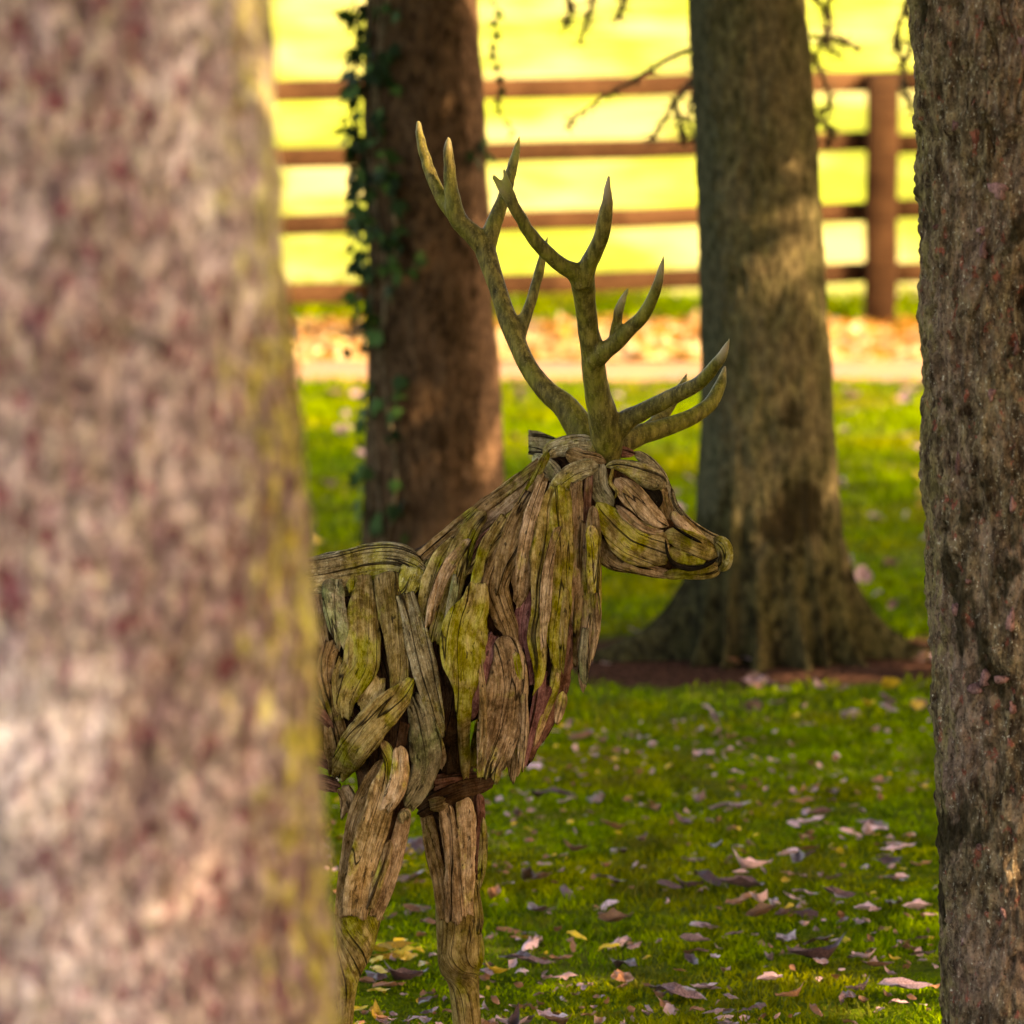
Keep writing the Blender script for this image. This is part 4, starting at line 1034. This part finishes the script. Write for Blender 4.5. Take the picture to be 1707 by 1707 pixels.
BODY = [
 # back and shoulder
 (c1([(0, 360, 210), (130, 345, 230), (250, 325, 250), (380, 300, 260), (480, 295, 250), (570, 320, 210), (650, 370, 110)]), 'lichen', 1, {'tilt': 0.12, 'thick': 0.05}),
 (c1([(60, 380, 80), (90, 520, 90), (110, 650, 80), (140, 740, 40)]), 'brown', 0, {}),
 (c1([(165, 320, 80), (165, 410, 120), (180, 530, 120), (205, 640, 90), (218, 725, 25)]), 'grey', 2, {}),
 (c1([(262, 270, 70), (268, 350, 70), (270, 430, 30)]), 'olive', 2, {}),
 (c1([(335, 340, 70), (330, 420, 110), (325, 540, 160), (322, 680, 190), (315, 800, 190), (270, 900, 150), (240, 990, 110), (240, 1095, 70)]), 'olive', 2, {}),
 (c1([(450, 320, 130), (458, 390, 145), (480, 520, 150), (500, 660, 140), (515, 790, 120), (510, 900, 90), (480, 960, 50)]), 'olive', 3, {'jag': (0, 0)}),
 (c1([(590, 300, 130), (575, 350, 140), (545, 420, 110), (500, 460, 50)]), 'lichen', 3, {}),
 (c1([(545, 430, 90), (575, 540, 110), (605, 660, 130), (640, 790, 130), (665, 900, 120), (690, 1010, 100), (710, 1100, 80), (735, 1180, 30)]), 'lichen', 4, {}),
 (c1([(400, 860, 90), (368, 930, 140), (335, 990, 130), (305, 1040, 60)]), 'cheek', 1, {}),
 (c1([(165, 690, 80), (130, 790, 100), (135, 900, 110), (160, 1020, 110), (185, 1150, 120), (190, 1280, 130), (180, 1380, 90)]), 'brown', 1, {}),
 (c1([(230, 780, 60), (200, 880, 70), (215, 1000, 90), (250, 1080, 70)]), 'olive', 2, {}),
 (c1([(575, 880, 50), (520, 960, 120), (440, 1040, 160), (360, 1130, 180), (290, 1220, 180), (235, 1310, 150), (190, 1390, 80)]), 'olive', 4, {}),
 (c1([(600, 960, 90), (630, 1060, 140), (650, 1180, 170), (655, 1300, 170), (625, 1400, 150), (585, 1490, 120), (550, 1570, 60)]), 'grey', 3, {}),
 (c1([(705, 1180, 60), (725, 1270, 65), (720, 1360, 40)]), 'tan', 4, {}),
 (c1([(540, 1110, 60), (520, 1200, 60), (500, 1270, 40)]), 'dark', 3, {}),
 # neck, rear strips
 (c1([(655, 300, 60), (700, 220, 70), (770, 140, 70), (850, 60, 70), (950, -20, 60), (1060, -90, 60), (1200, -200, 50)]), 'lichen', 2, {}),
 ([(700, 930, 24), (755, 885, 26), (800, 850, 26), (850, 812, 24), (905, 768, 20)], 'brown', 3, {}),
 ([(760, 930, 20), (800, 880, 22), (850, 838, 24), (905, 790, 26)], 'tan', 1, {}),
 (c1([(800, 150, 50), (730, 250, 100), (685, 370, 120), (655, 490, 110), (630, 590, 90), (612, 670, 40)]), 'olive', 3, {}),
 (c1([(960, 10, 60), (890, 90, 100), (840, 200, 120), (800, 330, 140), (765, 460, 140), (725, 580, 110), (690, 715, 70)]), 'olive', 4, {'jag': (0, 0.02)}),
 (c1([(1120, 30, 80), (1050, 110, 110), (980, 200, 90), (915, 280, 60), (855, 350, 25)]), 'olive', 5, {}),
 (c1([(1010, 100, 50), (930, 170, 50), (880, 260, 50), (850, 330, 30)]), 'red', 3, {}),
 (c1([(985, 260, 70), (960, 360, 110), (930, 440, 110), (880, 500, 70)]), 'tan', 2, {}),
 (c1([(1260, -180, 60), (1200, -60, 80), (1150, 60, 110), (1100, 190, 130), (1040, 300, 140), (1010, 400, 130), (1040, 510, 120), (1085, 620, 100), (1105, 715, 50)]), 'brown', 5, {}),
 (c1([(1230, 50, 60), (1180, 180, 110), (1150, 300, 130), (1140, 420, 90), (1110, 520, 50)]), 'tan', 4, {}),
 (c1([(930, 380, 90), (905, 480, 150), (865, 580, 230), (845, 680, 240), (845, 780, 220), (850, 870, 160), (852, 960, 110), (850, 1080, 75), (850, 1200, 62), (855, 1320, 50), (858, 1400, 28)]), 'green', 6, {}),
 (c1([(780, 860, 30), (775, 960, 90), (770, 1100, 110), (780, 1250, 120), (780, 1370, 90)]), 'dark', 1, {}),
 (c1([(1010, 640, 60), (965, 760, 100), (940, 880, 110), (920, 980, 90), (895, 1060, 30)]), 'pink', 3, {'ridge': 0.4, 'crack': 0.3}),
 (c1([(1180, 430, 40), (1155, 540, 90), (1160, 680, 80), (1180, 820, 70), (1200, 940, 50)]), 'pink', 4, {'ridge': 0.5, 'crack': 0.4}),
 (c1([(1060, 650, 110), (1075, 780, 180), (1075, 900, 220), (1055, 1020, 245), (1040, 1130, 250), (1010, 1240, 210), (985, 1330, 150), (975, 1410, 110)]), 'tan', 5, {'jag': (0, 0.03)}),
 (c1([(1130, 1050, 80), (1120, 1160, 120), (1115, 1270, 110), (1105, 1380, 60)]), 'tan', 4, {'jag': (0, 0.025)}),
 (c1([(900, 1330, 50), (905, 1200, 60), (930, 1080, 40)]), 'green', 4, {}),
 # long planks hanging from the throat
 (c1([(1330, -110, 70), (1300, -20, 120), (1285, 100, 150), (1265, 230, 150), (1250, 380, 110), (1245, 520, 90), (1225, 650, 100), (1240, 790, 80), (1235, 890, 50), (1212, 965, 18)]), 'green', 6, {}),
 (c1([(1335, -130, 90), (1330, 0, 110), (1325, 150, 100), (1320, 300, 60)]), 'tan', 5, {}),
 (c1([(1365, -110, 70), (1355, 0, 120), (1350, 150, 140), (1345, 320, 140), (1345, 480, 130), (1325, 620, 120), (1325, 730, 90), (1330, 850, 45)]), 'green', 7, {}),
 (c1([(1430, -140, 60), (1425, 0, 80), (1420, 150, 90), (1415, 300, 80), (1418, 450, 70), (1425, 560, 50), (1432, 650, 20)]), 'tan', 6, {}),
 (c1([(1495, -180, 40), (1490, -50, 45), (1478, 100, 50), (1462, 250, 45), (1450, 400, 40), (1435, 500, 20)]), 'red', 5, {}),
 (c1([(1515, -20, 40), (1515, 120, 80), (1505, 270, 110), (1500, 420, 125), (1498, 560, 115), (1480, 700, 90), (1465, 830, 60), (1465, 945, 22)]), 'tan', 7, {'jag': (0, 0)}),
 (c1([(1480, 620, 40), (1465, 740, 50), (1470, 860, 40), (1478, 935, 15)]), 'grey', 6, {}),
 (c1([(1505, 80, 60), (1520, 200, 75), (1520, 320, 75), (1518, 440, 60)]), 'cheek', 8, {'thick': 0.012, 'jag': (0, 0.01)}),
 # thin ragged slats filling the neck and chest
 ([(905, 800, 16), (885, 860, 22), (870, 930, 20), (862, 990, 8)], 'tan', 7, {}),
 ([(880, 820, 14), (850, 880, 22), (835, 940, 22), (828, 1000, 8)], 'brown', 6, {}),
 ([(840, 860, 14), (810, 910, 20), (795, 960, 18), (785, 1000, 6)], 'olive', 6, {}),
 ([(930, 880, 12), (915, 940, 18), (908, 1020, 18), (905, 1090, 8)], 'tan', 8, {'thick': 0.01}),
 ([(975, 870, 10), (968, 960, 15), (962, 1040, 13), (958, 1110, 5)], 'brown', 7, {}),
 ([(945, 980, 10), (940, 1050, 15), (936, 1120, 8)], 'olive', 8, {'thick': 0.01}),
 ([(987, 880, 12), (991, 960, 18), (993, 1040, 16), (986, 1105, 6)], 'tan', 8, {}),
 ([(780, 900, 14), (745, 950, 22), (725, 1000, 20), (712, 1050, 8)], 'tan', 5, {}),
 ([(860, 1090, 12), (870, 1160, 20), (872, 1230, 18), (868, 1290, 8)], 'tan', 7, {}),
 ([(905, 1120, 14), (895, 1180, 20), (880, 1240, 16), (872, 1290, 6)], 'pink', 5, {}),
 ([(800, 1100, 8), (806, 1180, 14), (804, 1250, 12), (800, 1300, 5)], 'brown', 7, {}),
 ([(930, 1100, 14), (922, 1150, 20), (905, 1200, 16), (890, 1250, 8)], 'tan', 4, {}),
 ([(760, 960, 12), (752, 1010, 16), (742, 1060, 14), (735, 1100, 6)], 'grey', 6, {}),
 # breast
 (c1([(1385, 580, 60), (1370, 700, 110), (1350, 820, 120), (1320, 930, 140), (1280, 1040, 140), (1230, 1140, 130), (1190, 1230, 90), (1165, 1320, 50)]), 'red', 2, {'jag': (0, 0.025)}),
 (c1([(1280, 900, 70), (1240, 1000, 90), (1210, 1100, 80), (1190, 1180, 50)]), 'pink', 3, {'jag': (0.02, 0.02)}),
 (c1([(1360, 940, 40), (1350, 1010, 60), (1330, 1110, 25)]), 'tan', 4, {'thick': 0.01, 'jag': (0, 0.01)}),
 (c1([(1390, 720, 40), (1385, 840, 40), (1375, 960, 25)]), 'red', 3, {}),
 # underside of the chest
 (c1([(620, 1560, 80), (720, 1500, 110), (830, 1450, 110), (950, 1420, 80), (1030, 1395, 40)]), 'dark', 2, {}),
 (c1([(700, 1420, 90), (800, 1400, 100), (920, 1390, 80), (1000, 1370, 60)]), 'red', 1, {}),
 (c1([(680, 1530, 70), (720, 1520, 80), (760, 1500, 50)]), 'brown', 3, {}),
]
HEAD = [
 ('skull_piece', c3([(270, 330, 90), (340, 280, 130), (450, 255, 150), (560, 250, 150), (660, 280, 90)]), 'lichen', 2, {}),
 ('ear', c3([(640, 395, 90), (560, 410, 130), (470, 440, 150), (390, 500, 130), (330, 570, 90), (285, 625, 30)]), 'lichen', 5, {'thick': 0.022}),
 ('skull_piece', c3([(200, 320, 70), (270, 380, 130), (330, 440, 140), (370, 500, 60)]), 'grey', 2, {}),
 ('skull_piece', c3([(300, 300, 60), (240, 420, 70), (190, 540, 90), (130, 660, 110), (100, 780, 100), (70, 880, 60), (55, 960, 20)]), 'olive', 5, {}),
 ('skull_piece', c3([(600, 280, 70), (700, 285, 90), (800, 300, 90), (890, 310, 60)]), 'red', 2, {}),
 ('skull_piece', c3([(420, 300, 90), (520, 340, 130), (600, 350, 110), (690, 370, 60)]), 'brown', 3, {}),
 ('skull_piece', c3([(880, 300, 50), (960, 350, 80), (1040, 430, 80), (1100, 520, 60), (1145, 630, 40)]), 'grey', 1, {}),
 ('brow', c3([(690, 395, 40), (770, 385, 70), (860, 410, 110), (950, 450, 150), (1030, 490, 140), (1100, 530, 60)]), 'lichen', 7, {'thick': 0.032}),
 ('skull_piece', c3([(640, 360, 110), (630, 450, 150), (640, 540, 160), (690, 620, 130), (740, 670, 70)]), 'grey', 3, {}),
 ('skull_piece', c3([(740, 400, 22), (728, 460, 22), (718, 500, 24), (745, 540, 22), (768, 570, 22), (750, 615, 16)]), 'green', 7, {'thick': 0.009, 'ridge': 0.3}),
 ('cheek', c3([(755, 480, 70), (800, 530, 130), (870, 600, 160), (950, 680, 150), (1030, 750, 120), (1115, 800, 50)]), 'tan', 5, {}),
 ('cheek', c3([(760, 660, 40), (830, 730, 70), (920, 800, 60), (1020, 840, 40), (1080, 830, 20)]), 'tan', 5, {'thick': 0.016}),
 ('cheek', c3([(1100, 540, 40), (1080, 610, 80), (1100, 690, 90), (1130, 760, 40)]), 'brown', 3, {}),
 ('nose_bridge', c3([(1135, 540, 30), (1160, 650, 45), (1220, 740, 60), (1300, 810, 60), (1390, 870, 70), (1450, 905, 80), (1500, 960, 80), (1515, 1030, 60)]), 'lichen', 3, {}),
 ('nose_bridge', c3([(1190, 730, 40), (1270, 800, 40), (1340, 870, 35), (1390, 910, 20)]), 'brown', 4, {'thick': 0.012}),
 ('muzzle', c3([(1085, 850, 70), (1170, 870, 130), (1280, 925, 160), (1380, 975, 130), (1450, 1000, 60)]), 'olive', 4, {'thick': 0.026, 'ridge': 0.7, 'crack': 0.4}),
 ('muzzle', c3([(1105, 950, 60), (1170, 1000, 110), (1270, 1035, 100), (1370, 1030, 60)]), 'olive', 4, {'thick': 0.022, 'ridge': 0.7}),
 ('nose', c3([(1425, 880, 70), (1480, 925, 100), (1500, 990, 110), (1490, 1060, 100), (1455, 1105, 50)]), 'lichen', 3, {'thick': 0.022}),
 ('nose_bridge', c3([(1135, 700, 60), (1190, 770, 70), (1270, 840, 60), (1350, 890, 40)]), 'tan', 4, {'thick': 0.016}),
 ('muzzle_gap_shade', c3([(1140, 800, 14), (1220, 850, 22), (1300, 895, 22), (1345, 918, 10)]), 'shade_black', 6, {'thick': 0.01}),  # dark strip painting the shade between nose bridge and muzzle
 ('muzzle', c3([(1420, 900, 70), (1470, 950, 90), (1500, 1020, 90), (1480, 1090, 60)]), 'grey', 2, {}),
 ('cheek', c3([(630, 640, 60), (690, 720, 150), (770, 810, 240), (860, 890, 300), (950, 930, 300), (1030, 960, 260), (1085, 980, 190), (1120, 985, 150)]), 'cheek', 4, {'thick': 0.030, 'ridge': 0.5, 'crack': 0.25, 'wobble': 0.5, 'jag': (0, 0.004)}),
 ('jaw', c3([(650, 880, 60), (690, 990, 130), (760, 1050, 110), (860, 1080, 80), (960, 1100, 80), (1060, 1120, 70), (1140, 1130, 50)]), 'tan', 1, {}),
 ('jaw', c3([(1080, 1130, 60), (1180, 1120, 80), (1290, 1115, 100), (1390, 1100, 120), (1465, 1065, 110)]), 'olive', 2, {}),
]
EXTRA_NEAR = [
 # hind ear beyond the poll
 ('ear', [(882, 738, 44), (900, 739, 38), (920, 741, 26), (944, 744, 12)], 'grey', 0, {'depth': (-0.07, -0.05), 'thick': 0.012, 'jag': (0.002, 0)}),
]
for pts, mt, ly, kw in BODY:
    plank(pts, mt, ly, 1, **kw)
for nm, pts, mt, ly, kw in HEAD:
    plank(pts, mt, ly, 1, name=nm, **kw)
for nm, pts, mt, ly, kw in EXTRA_NEAR:
    plank(pts, mt, ly, 1, name=nm, **kw)
# near-black pieces painting shade along the lips, jaw and eye hollow
plank(c3([(1095, 890, 14), (1108, 980, 22), (1145, 1050, 30), (1240, 1085, 36), (1330, 1078, 30), (1400, 1050, 24), (1450, 1010, 12)]), 'shade_black', 6, 1, name='mouth_shade', thick=0.016)
plank(c3([(648, 760, 16), (680, 870, 18), (750, 960, 20), (830, 1030, 20), (920, 1075, 18), (1010, 1095, 10)]), 'shade_black', 3, 1, name='jaw_gap_shade', thick=0.012)
plank(c3([(900, 530, 50), (960, 565, 110), (1010, 610, 130), (1035, 690, 60)]), 'shade_black', 5, 1, name='eye_shade', label='black piece painted in for the shade of the eye socket between the driftwood brow and cheek')
# the same coverings on the far flank
for pts, mt, ly, kw in BODY:
    plank(pts, mt, max(ly - 3, 0), -1, **kw)
for nm, pts, mt, ly, kw in HEAD:
    if nm != 'nose_bridge':
        plank(pts, mt, max(ly - 2, 0), -1, name=nm, **kw)

# legs: split bark-like lengths of driftwood round each leg
LEGS = {
 'near': [(c4([(515, -60, 60), (560, 60, 90), (545, 180, 150), (500, 330, 190), (450, 500, 200), (400, 700, 190), (365, 900, 180), (340, 1050, 150)]), 'brown', 2),
          (c4([(520, 60, 50), (450, 180, 90), (385, 320, 110), (335, 480, 110), (300, 680, 110), (275, 880, 100), (255, 1050, 80)]), 'brown', 1),
          (c4([(620, -30, 70), (625, 80, 110), (610, 200, 120), (570, 300, 110), (520, 400, 70)]), 'tan', 3),
          (c4([(660, 360, 90), (635, 480, 110), (600, 620, 120), (555, 780, 110), (505, 930, 110), (455, 1060, 80)]), 'tan', 2),
          (c4([(640, 380, 70), (650, 420, 80), (655, 450, 40)]), 'lichen', 3),
          (c4([(560, 560, 60), (520, 720, 70), (470, 880, 70), (430, 1010, 50)]), 'brown', 3)],
 'far': [(c4([(770, 340, 70), (800, 480, 100), (830, 640, 100), (860, 800, 90), (885, 950, 80), (900, 1060, 60)]), 'brown', 1),
         (c4([(900, 330, 90), (925, 480, 110), (945, 640, 110), (955, 800, 110), (960, 960, 120), (960, 1090, 110)]), 'tan', 2),
         (c4([(1010, 290, 110), (1035, 420, 120), (1040, 580, 120), (1040, 740, 110), (1035, 900, 100), (1040, 1040, 90)]), 'tan', 2),
         (c4([(1110, 270, 70), (1120, 400, 70), (1115, 540, 60), (1100, 680, 50), (1110, 800, 30)]), 'red', 2),
         (c4([(1140, 420, 30), (1145, 540, 50), (1140, 660, 60), (1130, 760, 50), (1120, 860, 20)]), 'olive', 3),
         (c4([(1085, 820, 40), (1100, 940, 60), (1110, 1060, 70), (1115, 1160, 40)]), 'olive', 1)],
}
for pts, mt, ly in LEGS['near']:
    plank(pts, mt, ly, 1, jag=(0, 0.01), ridge=1.3)
def leg_depth(side_off): return side_off
for pts, mt, ly in LEGS['far']:
    plank(pts, mt, ly, 1, jag=(0, 0.01), ridge=1.3)
# shanks: smooth knees and cannons
def shank(pts, mt, dep, kw=None):
    return plank(pts, mt, 0, 1, depth=dep, thick=None if not kw else kw, ridge=0.6, m=36)
def limb(pts, dep, mat, name='lower_leg', knob=0.0):
    c = catmull([(p[0], p[1], p[2] / 2, 0) for p in pts], 70)
    path_ = np.array([P(q[0], q[1], YS - dep) for q in c]); rad = c[:, 2] * mpp(YS)
    m = 40
    co, fs, uv = tube_arrays(path_, rad, m, 0.95)
    n = 70
    A = np.linspace(0, 2 * math.pi, m, endpoint=False); Ls = np.linspace(0, 1, n) * np.linalg.norm(path_[-1] - path_[0])
    AA, LL_ = np.meshgrid(A, Ls)
    d = 0.003 * fbm(np.cos(AA) * 4 + 7, np.sin(AA) * 4, LL_ * 5, 4) + 0.004 * fbm(np.cos(AA) * 1.5, np.sin(AA) * 1.5, LL_ * 9, 3)
    cen = np.repeat(path_, m, 0); v = co[:n * m] - cen; l = np.linalg.norm(v, axis=1)[:, None]
    co[:n * m] = cen + v / l * (l + d.reshape(-1, 1))
    me = mesh_np(name, co, [fs[0], np.vstack(fs[1:])], uv=uv); me.materials.append(WOOD[mat])
    return link(name, me, stag)
limb([(610, 1440, 86), (598, 1520, 82), (591, 1580, 62), (577, 1630, 44), (570, 1700, 40), (567, 1760, 42), (565, 1812, 58)], 0.13, 'olive')
limb([(762, 1440, 78), (763, 1530, 76), (768, 1585, 80), (768, 1612, 72), (773, 1640, 54), (779, 1707, 50), (784, 1750, 50), (788, 1796, 62)], -0.11, 'olive')
limb([(-270, 1430, 80), (-293, 1530, 62), (-275, 1640, 50), (-262, 1740, 46), (-255, 1812, 60)], 0.15, 'brown')
limb([(-160, 1430, 80), (-183, 1530, 62), (-160, 1640, 50), (-148, 1720, 46), (-142, 1785, 60)], -0.15, 'brown')

# driftwood over the flank, rump and hind legs that the pale trunk hides
rq = random.Random(21)
for side in (1, -1):
    for k in range(60):
        px = rq.uniform(-330, 520); py = rq.uniform(930, 1290)
        if core_depth(px, py, side) is None: continue
        L = rq.uniform(130, 300); a = math.radians(rq.gauss(12 + (py - 1100) * 0.04, 28)); w_ = rq.uniform(34, 66)
        dx, dy = math.cos(a) * L / 2, math.sin(a) * L / 2
        if px + abs(dx) > 505: px = 505 - abs(dx)
        b = rq.gauss(0, 14)
        plank([(px - dx, py - dy, w_ * .5), (px - dx * .4, py - dy * .4 + b, w_), (px + dx * .3, py + dy * .3 + b, w_ * .95), (px + dx, py + dy, w_ * .4)],
              rq.choice(['olive', 'brown', 'brown', 'tan', 'grey', 'green']), rq.choice([1, 2, 3]), side, jag=(0, 0.012), m=20)
    for (hx, sgn) in ((-245, 1), (-165, -1)):
        if sgn != side: continue
        for k in range(8):
            x0 = hx + rq.uniform(-60, 60)
            plank([(x0, 1130 + k * 12, 30), (x0 + rq.uniform(-20, 20), 1220 + k * 10, 60), (hx + rq.uniform(-10, 40), 1330 + k * 8, 50), (hx - 20 + rq.uniform(-15, 15), 1440, 24)],
                  rq.choice(['olive', 'brown', 'tan']), 1 + k % 3, side, m=20)
# lower edge of the flank seen beside the pale trunk
for pts, mt, ly in [(c1([(30, 1010, 70), (120, 1060, 80), (190, 1130, 50)]), 'red', 1), (c1([(20, 1240, 80), (120, 1290, 90), (200, 1350, 60)]), 'red', 1),
                    (c1([(30, 1400, 70), (130, 1410, 90), (230, 1440, 60)]), 'red', 2), (c1([(220, 1430, 70), (250, 1500, 90), (240, 1580, 70)]), 'tan', 3)]:
    plank(pts, mt, ly, 1)

# antlers
def c2(l, dep): return [(680 + x * .32806, 180 + y * .32806, w * .32806, d) for (x, y, w), d in zip(l, np.interp(np.linspace(0, 1, len(l)), np.linspace(0, 1, len(dep)), dep))]
def antler(branches, label, tipk=1.0):
    parts = []; tips = []
    for pts in branches:
        c = catmull(pts, 46)
        path_ = np.array([P(q[0], q[1], YS - q[3]) for q in c]); rad = np.maximum(c[:, 2] / 2 * mpp(YS), 0.0022)
        wob = 0.0012 * np.stack([vnoise(np.arange(46) * 0.35, len(parts) * 7.1 + k_) for k_ in range(3)], -1)
        path_ = path_ + wob
        parts.append(tube_arrays(path_, rad, 16))
        if pts[-1][2] < 20: tips.append(path_[-1])
    c, f, u = join_arrays(parts)
    me = remeshed('antler', c, f, 0.0042, 2)
    n = len(me.vertices); co = np.zeros(n * 3, np.float32); me.vertices.foreach_get('co', co); co = co.reshape(-1, 3)
    no = np.zeros(n * 3, np.float32); me.vertices.foreach_get('normal', no); no = no.reshape(-1, 3)
    d = 0.0008 * fbm(co[:, 0] * 60, co[:, 1] * 60, co[:, 2] * 20, 3) + 0.0003 * fbm(co[:, 0] * 220, co[:, 1] * 220, co[:, 2] * 150, 2)
    me.vertices.foreach_set('co', (co + no * d[:, None]).ravel()); me.update()
    dm = np.min(np.stack([np.linalg.norm(co - t, axis=1) for t in tips]), 0)
    a = me.attributes.new('tip', 'FLOAT', 'POINT'); a.data.foreach_set('value', (tipk * np.clip(1 - dm / 0.16, 0, 1)).astype(np.float32))
    me.materials.clear(); me.materials.append(ANTLER)
    o = link('antler', me, stag); o['label'] = label
    return o
near = [
 c2([(1020, 1770, 140), (1010, 1690, 160), (990, 1560, 150), (955, 1400, 126), (938, 1260, 120), (915, 1120, 108), (900, 1000, 108), (892, 900, 122), (888, 850, 120)], (0.03, 0.20)),
 c2([(888, 900, 100), (915, 800, 92), (955, 720, 82), (985, 640, 78), (1005, 550, 72), (1015, 440, 46), (1017, 345, 16)], (0.20, 0.27)),
 c2([(888, 900, 100), (850, 840, 96), (790, 805, 82), (715, 745, 76), (645, 670, 72), (590, 590, 62), (540, 500, 60), (490, 425, 48), (430, 345, 22)], (0.20, 0.30)),
 c2([(540, 480, 44), (505, 380, 34), (480, 290, 10)], (0.28, 0.30)),
 c2([(940, 1290, 110), (1000, 1235, 96), (1060, 1190, 84), (1120, 1130, 80), (1190, 1060, 68), (1240, 970, 60), (1275, 870, 46), (1300, 745, 10)], (0.12, 0.26)),
 c2([(1045, 1200, 60), (1060, 1100, 52), (1080, 1005, 46), (1120, 912, 12)], (0.14, 0.20)),
 c2([(1010, 1680, 140), (1110, 1590, 110), (1200, 1540, 92), (1300, 1490, 88), (1400, 1440, 80), (1490, 1390, 72), (1550, 1320, 64), (1595, 1260, 52), (1635, 1170, 10)], (0.04, 0.22)),
]
far = [
 c2([(940, 1800, 130), (890, 1650, 160), (800, 1520, 132), (705, 1435, 112), (630, 1345, 100), (570, 1230, 96), (520, 1110, 104), (475, 980, 92), (432, 850, 96), (398, 730, 112), (385, 660, 110)], (-0.02, -0.24)),
 c2([(400, 720, 110), (340, 650, 106), (280, 600, 96), (238, 530, 96), (222, 420, 76), (210, 300, 62), (205, 200, 46), (205, 148, 18)], (-0.22, -0.26)),
 c2([(250, 560, 80), (190, 490, 72), (140, 390, 66), (100, 290, 60), (68, 170, 50), (50, 68, 24)], (-0.24, -0.36)),
 c2([(395, 740, 100), (430, 610, 88), (470, 500, 72), (505, 400, 62), (530, 300, 56), (550, 220, 42), (568, 138, 10)], (-0.22, -0.28)),
 c2([(530, 260, 24), (548, 250, 20), (564, 236, 8)], (-0.27, -0.27)),
 c2([(545, 1200, 90), (590, 1090, 66), (620, 1000, 58), (650, 900, 54), (670, 820, 50), (690, 730, 34), (712, 648, 10)], (-0.14, -0.22)),
 c2([(960, 1760, 130), (1060, 1720, 130), (1180, 1660, 110), (1320, 1620, 96), (1440, 1570, 86), (1530, 1510, 78), (1585, 1410, 62), (1612, 1310, 16)], (-0.03, -0.16)),
 c2([(1220, 1640, 90), (1290, 1570, 70), (1340, 1500, 52), (1385, 1425, 44), (1420, 1342, 10)], (-0.10, -0.20)),
]
antler(near, 'nearer antler, upright with forward brow tine')
antler(far, 'farther antler, leaning back over the neck', 0.72)
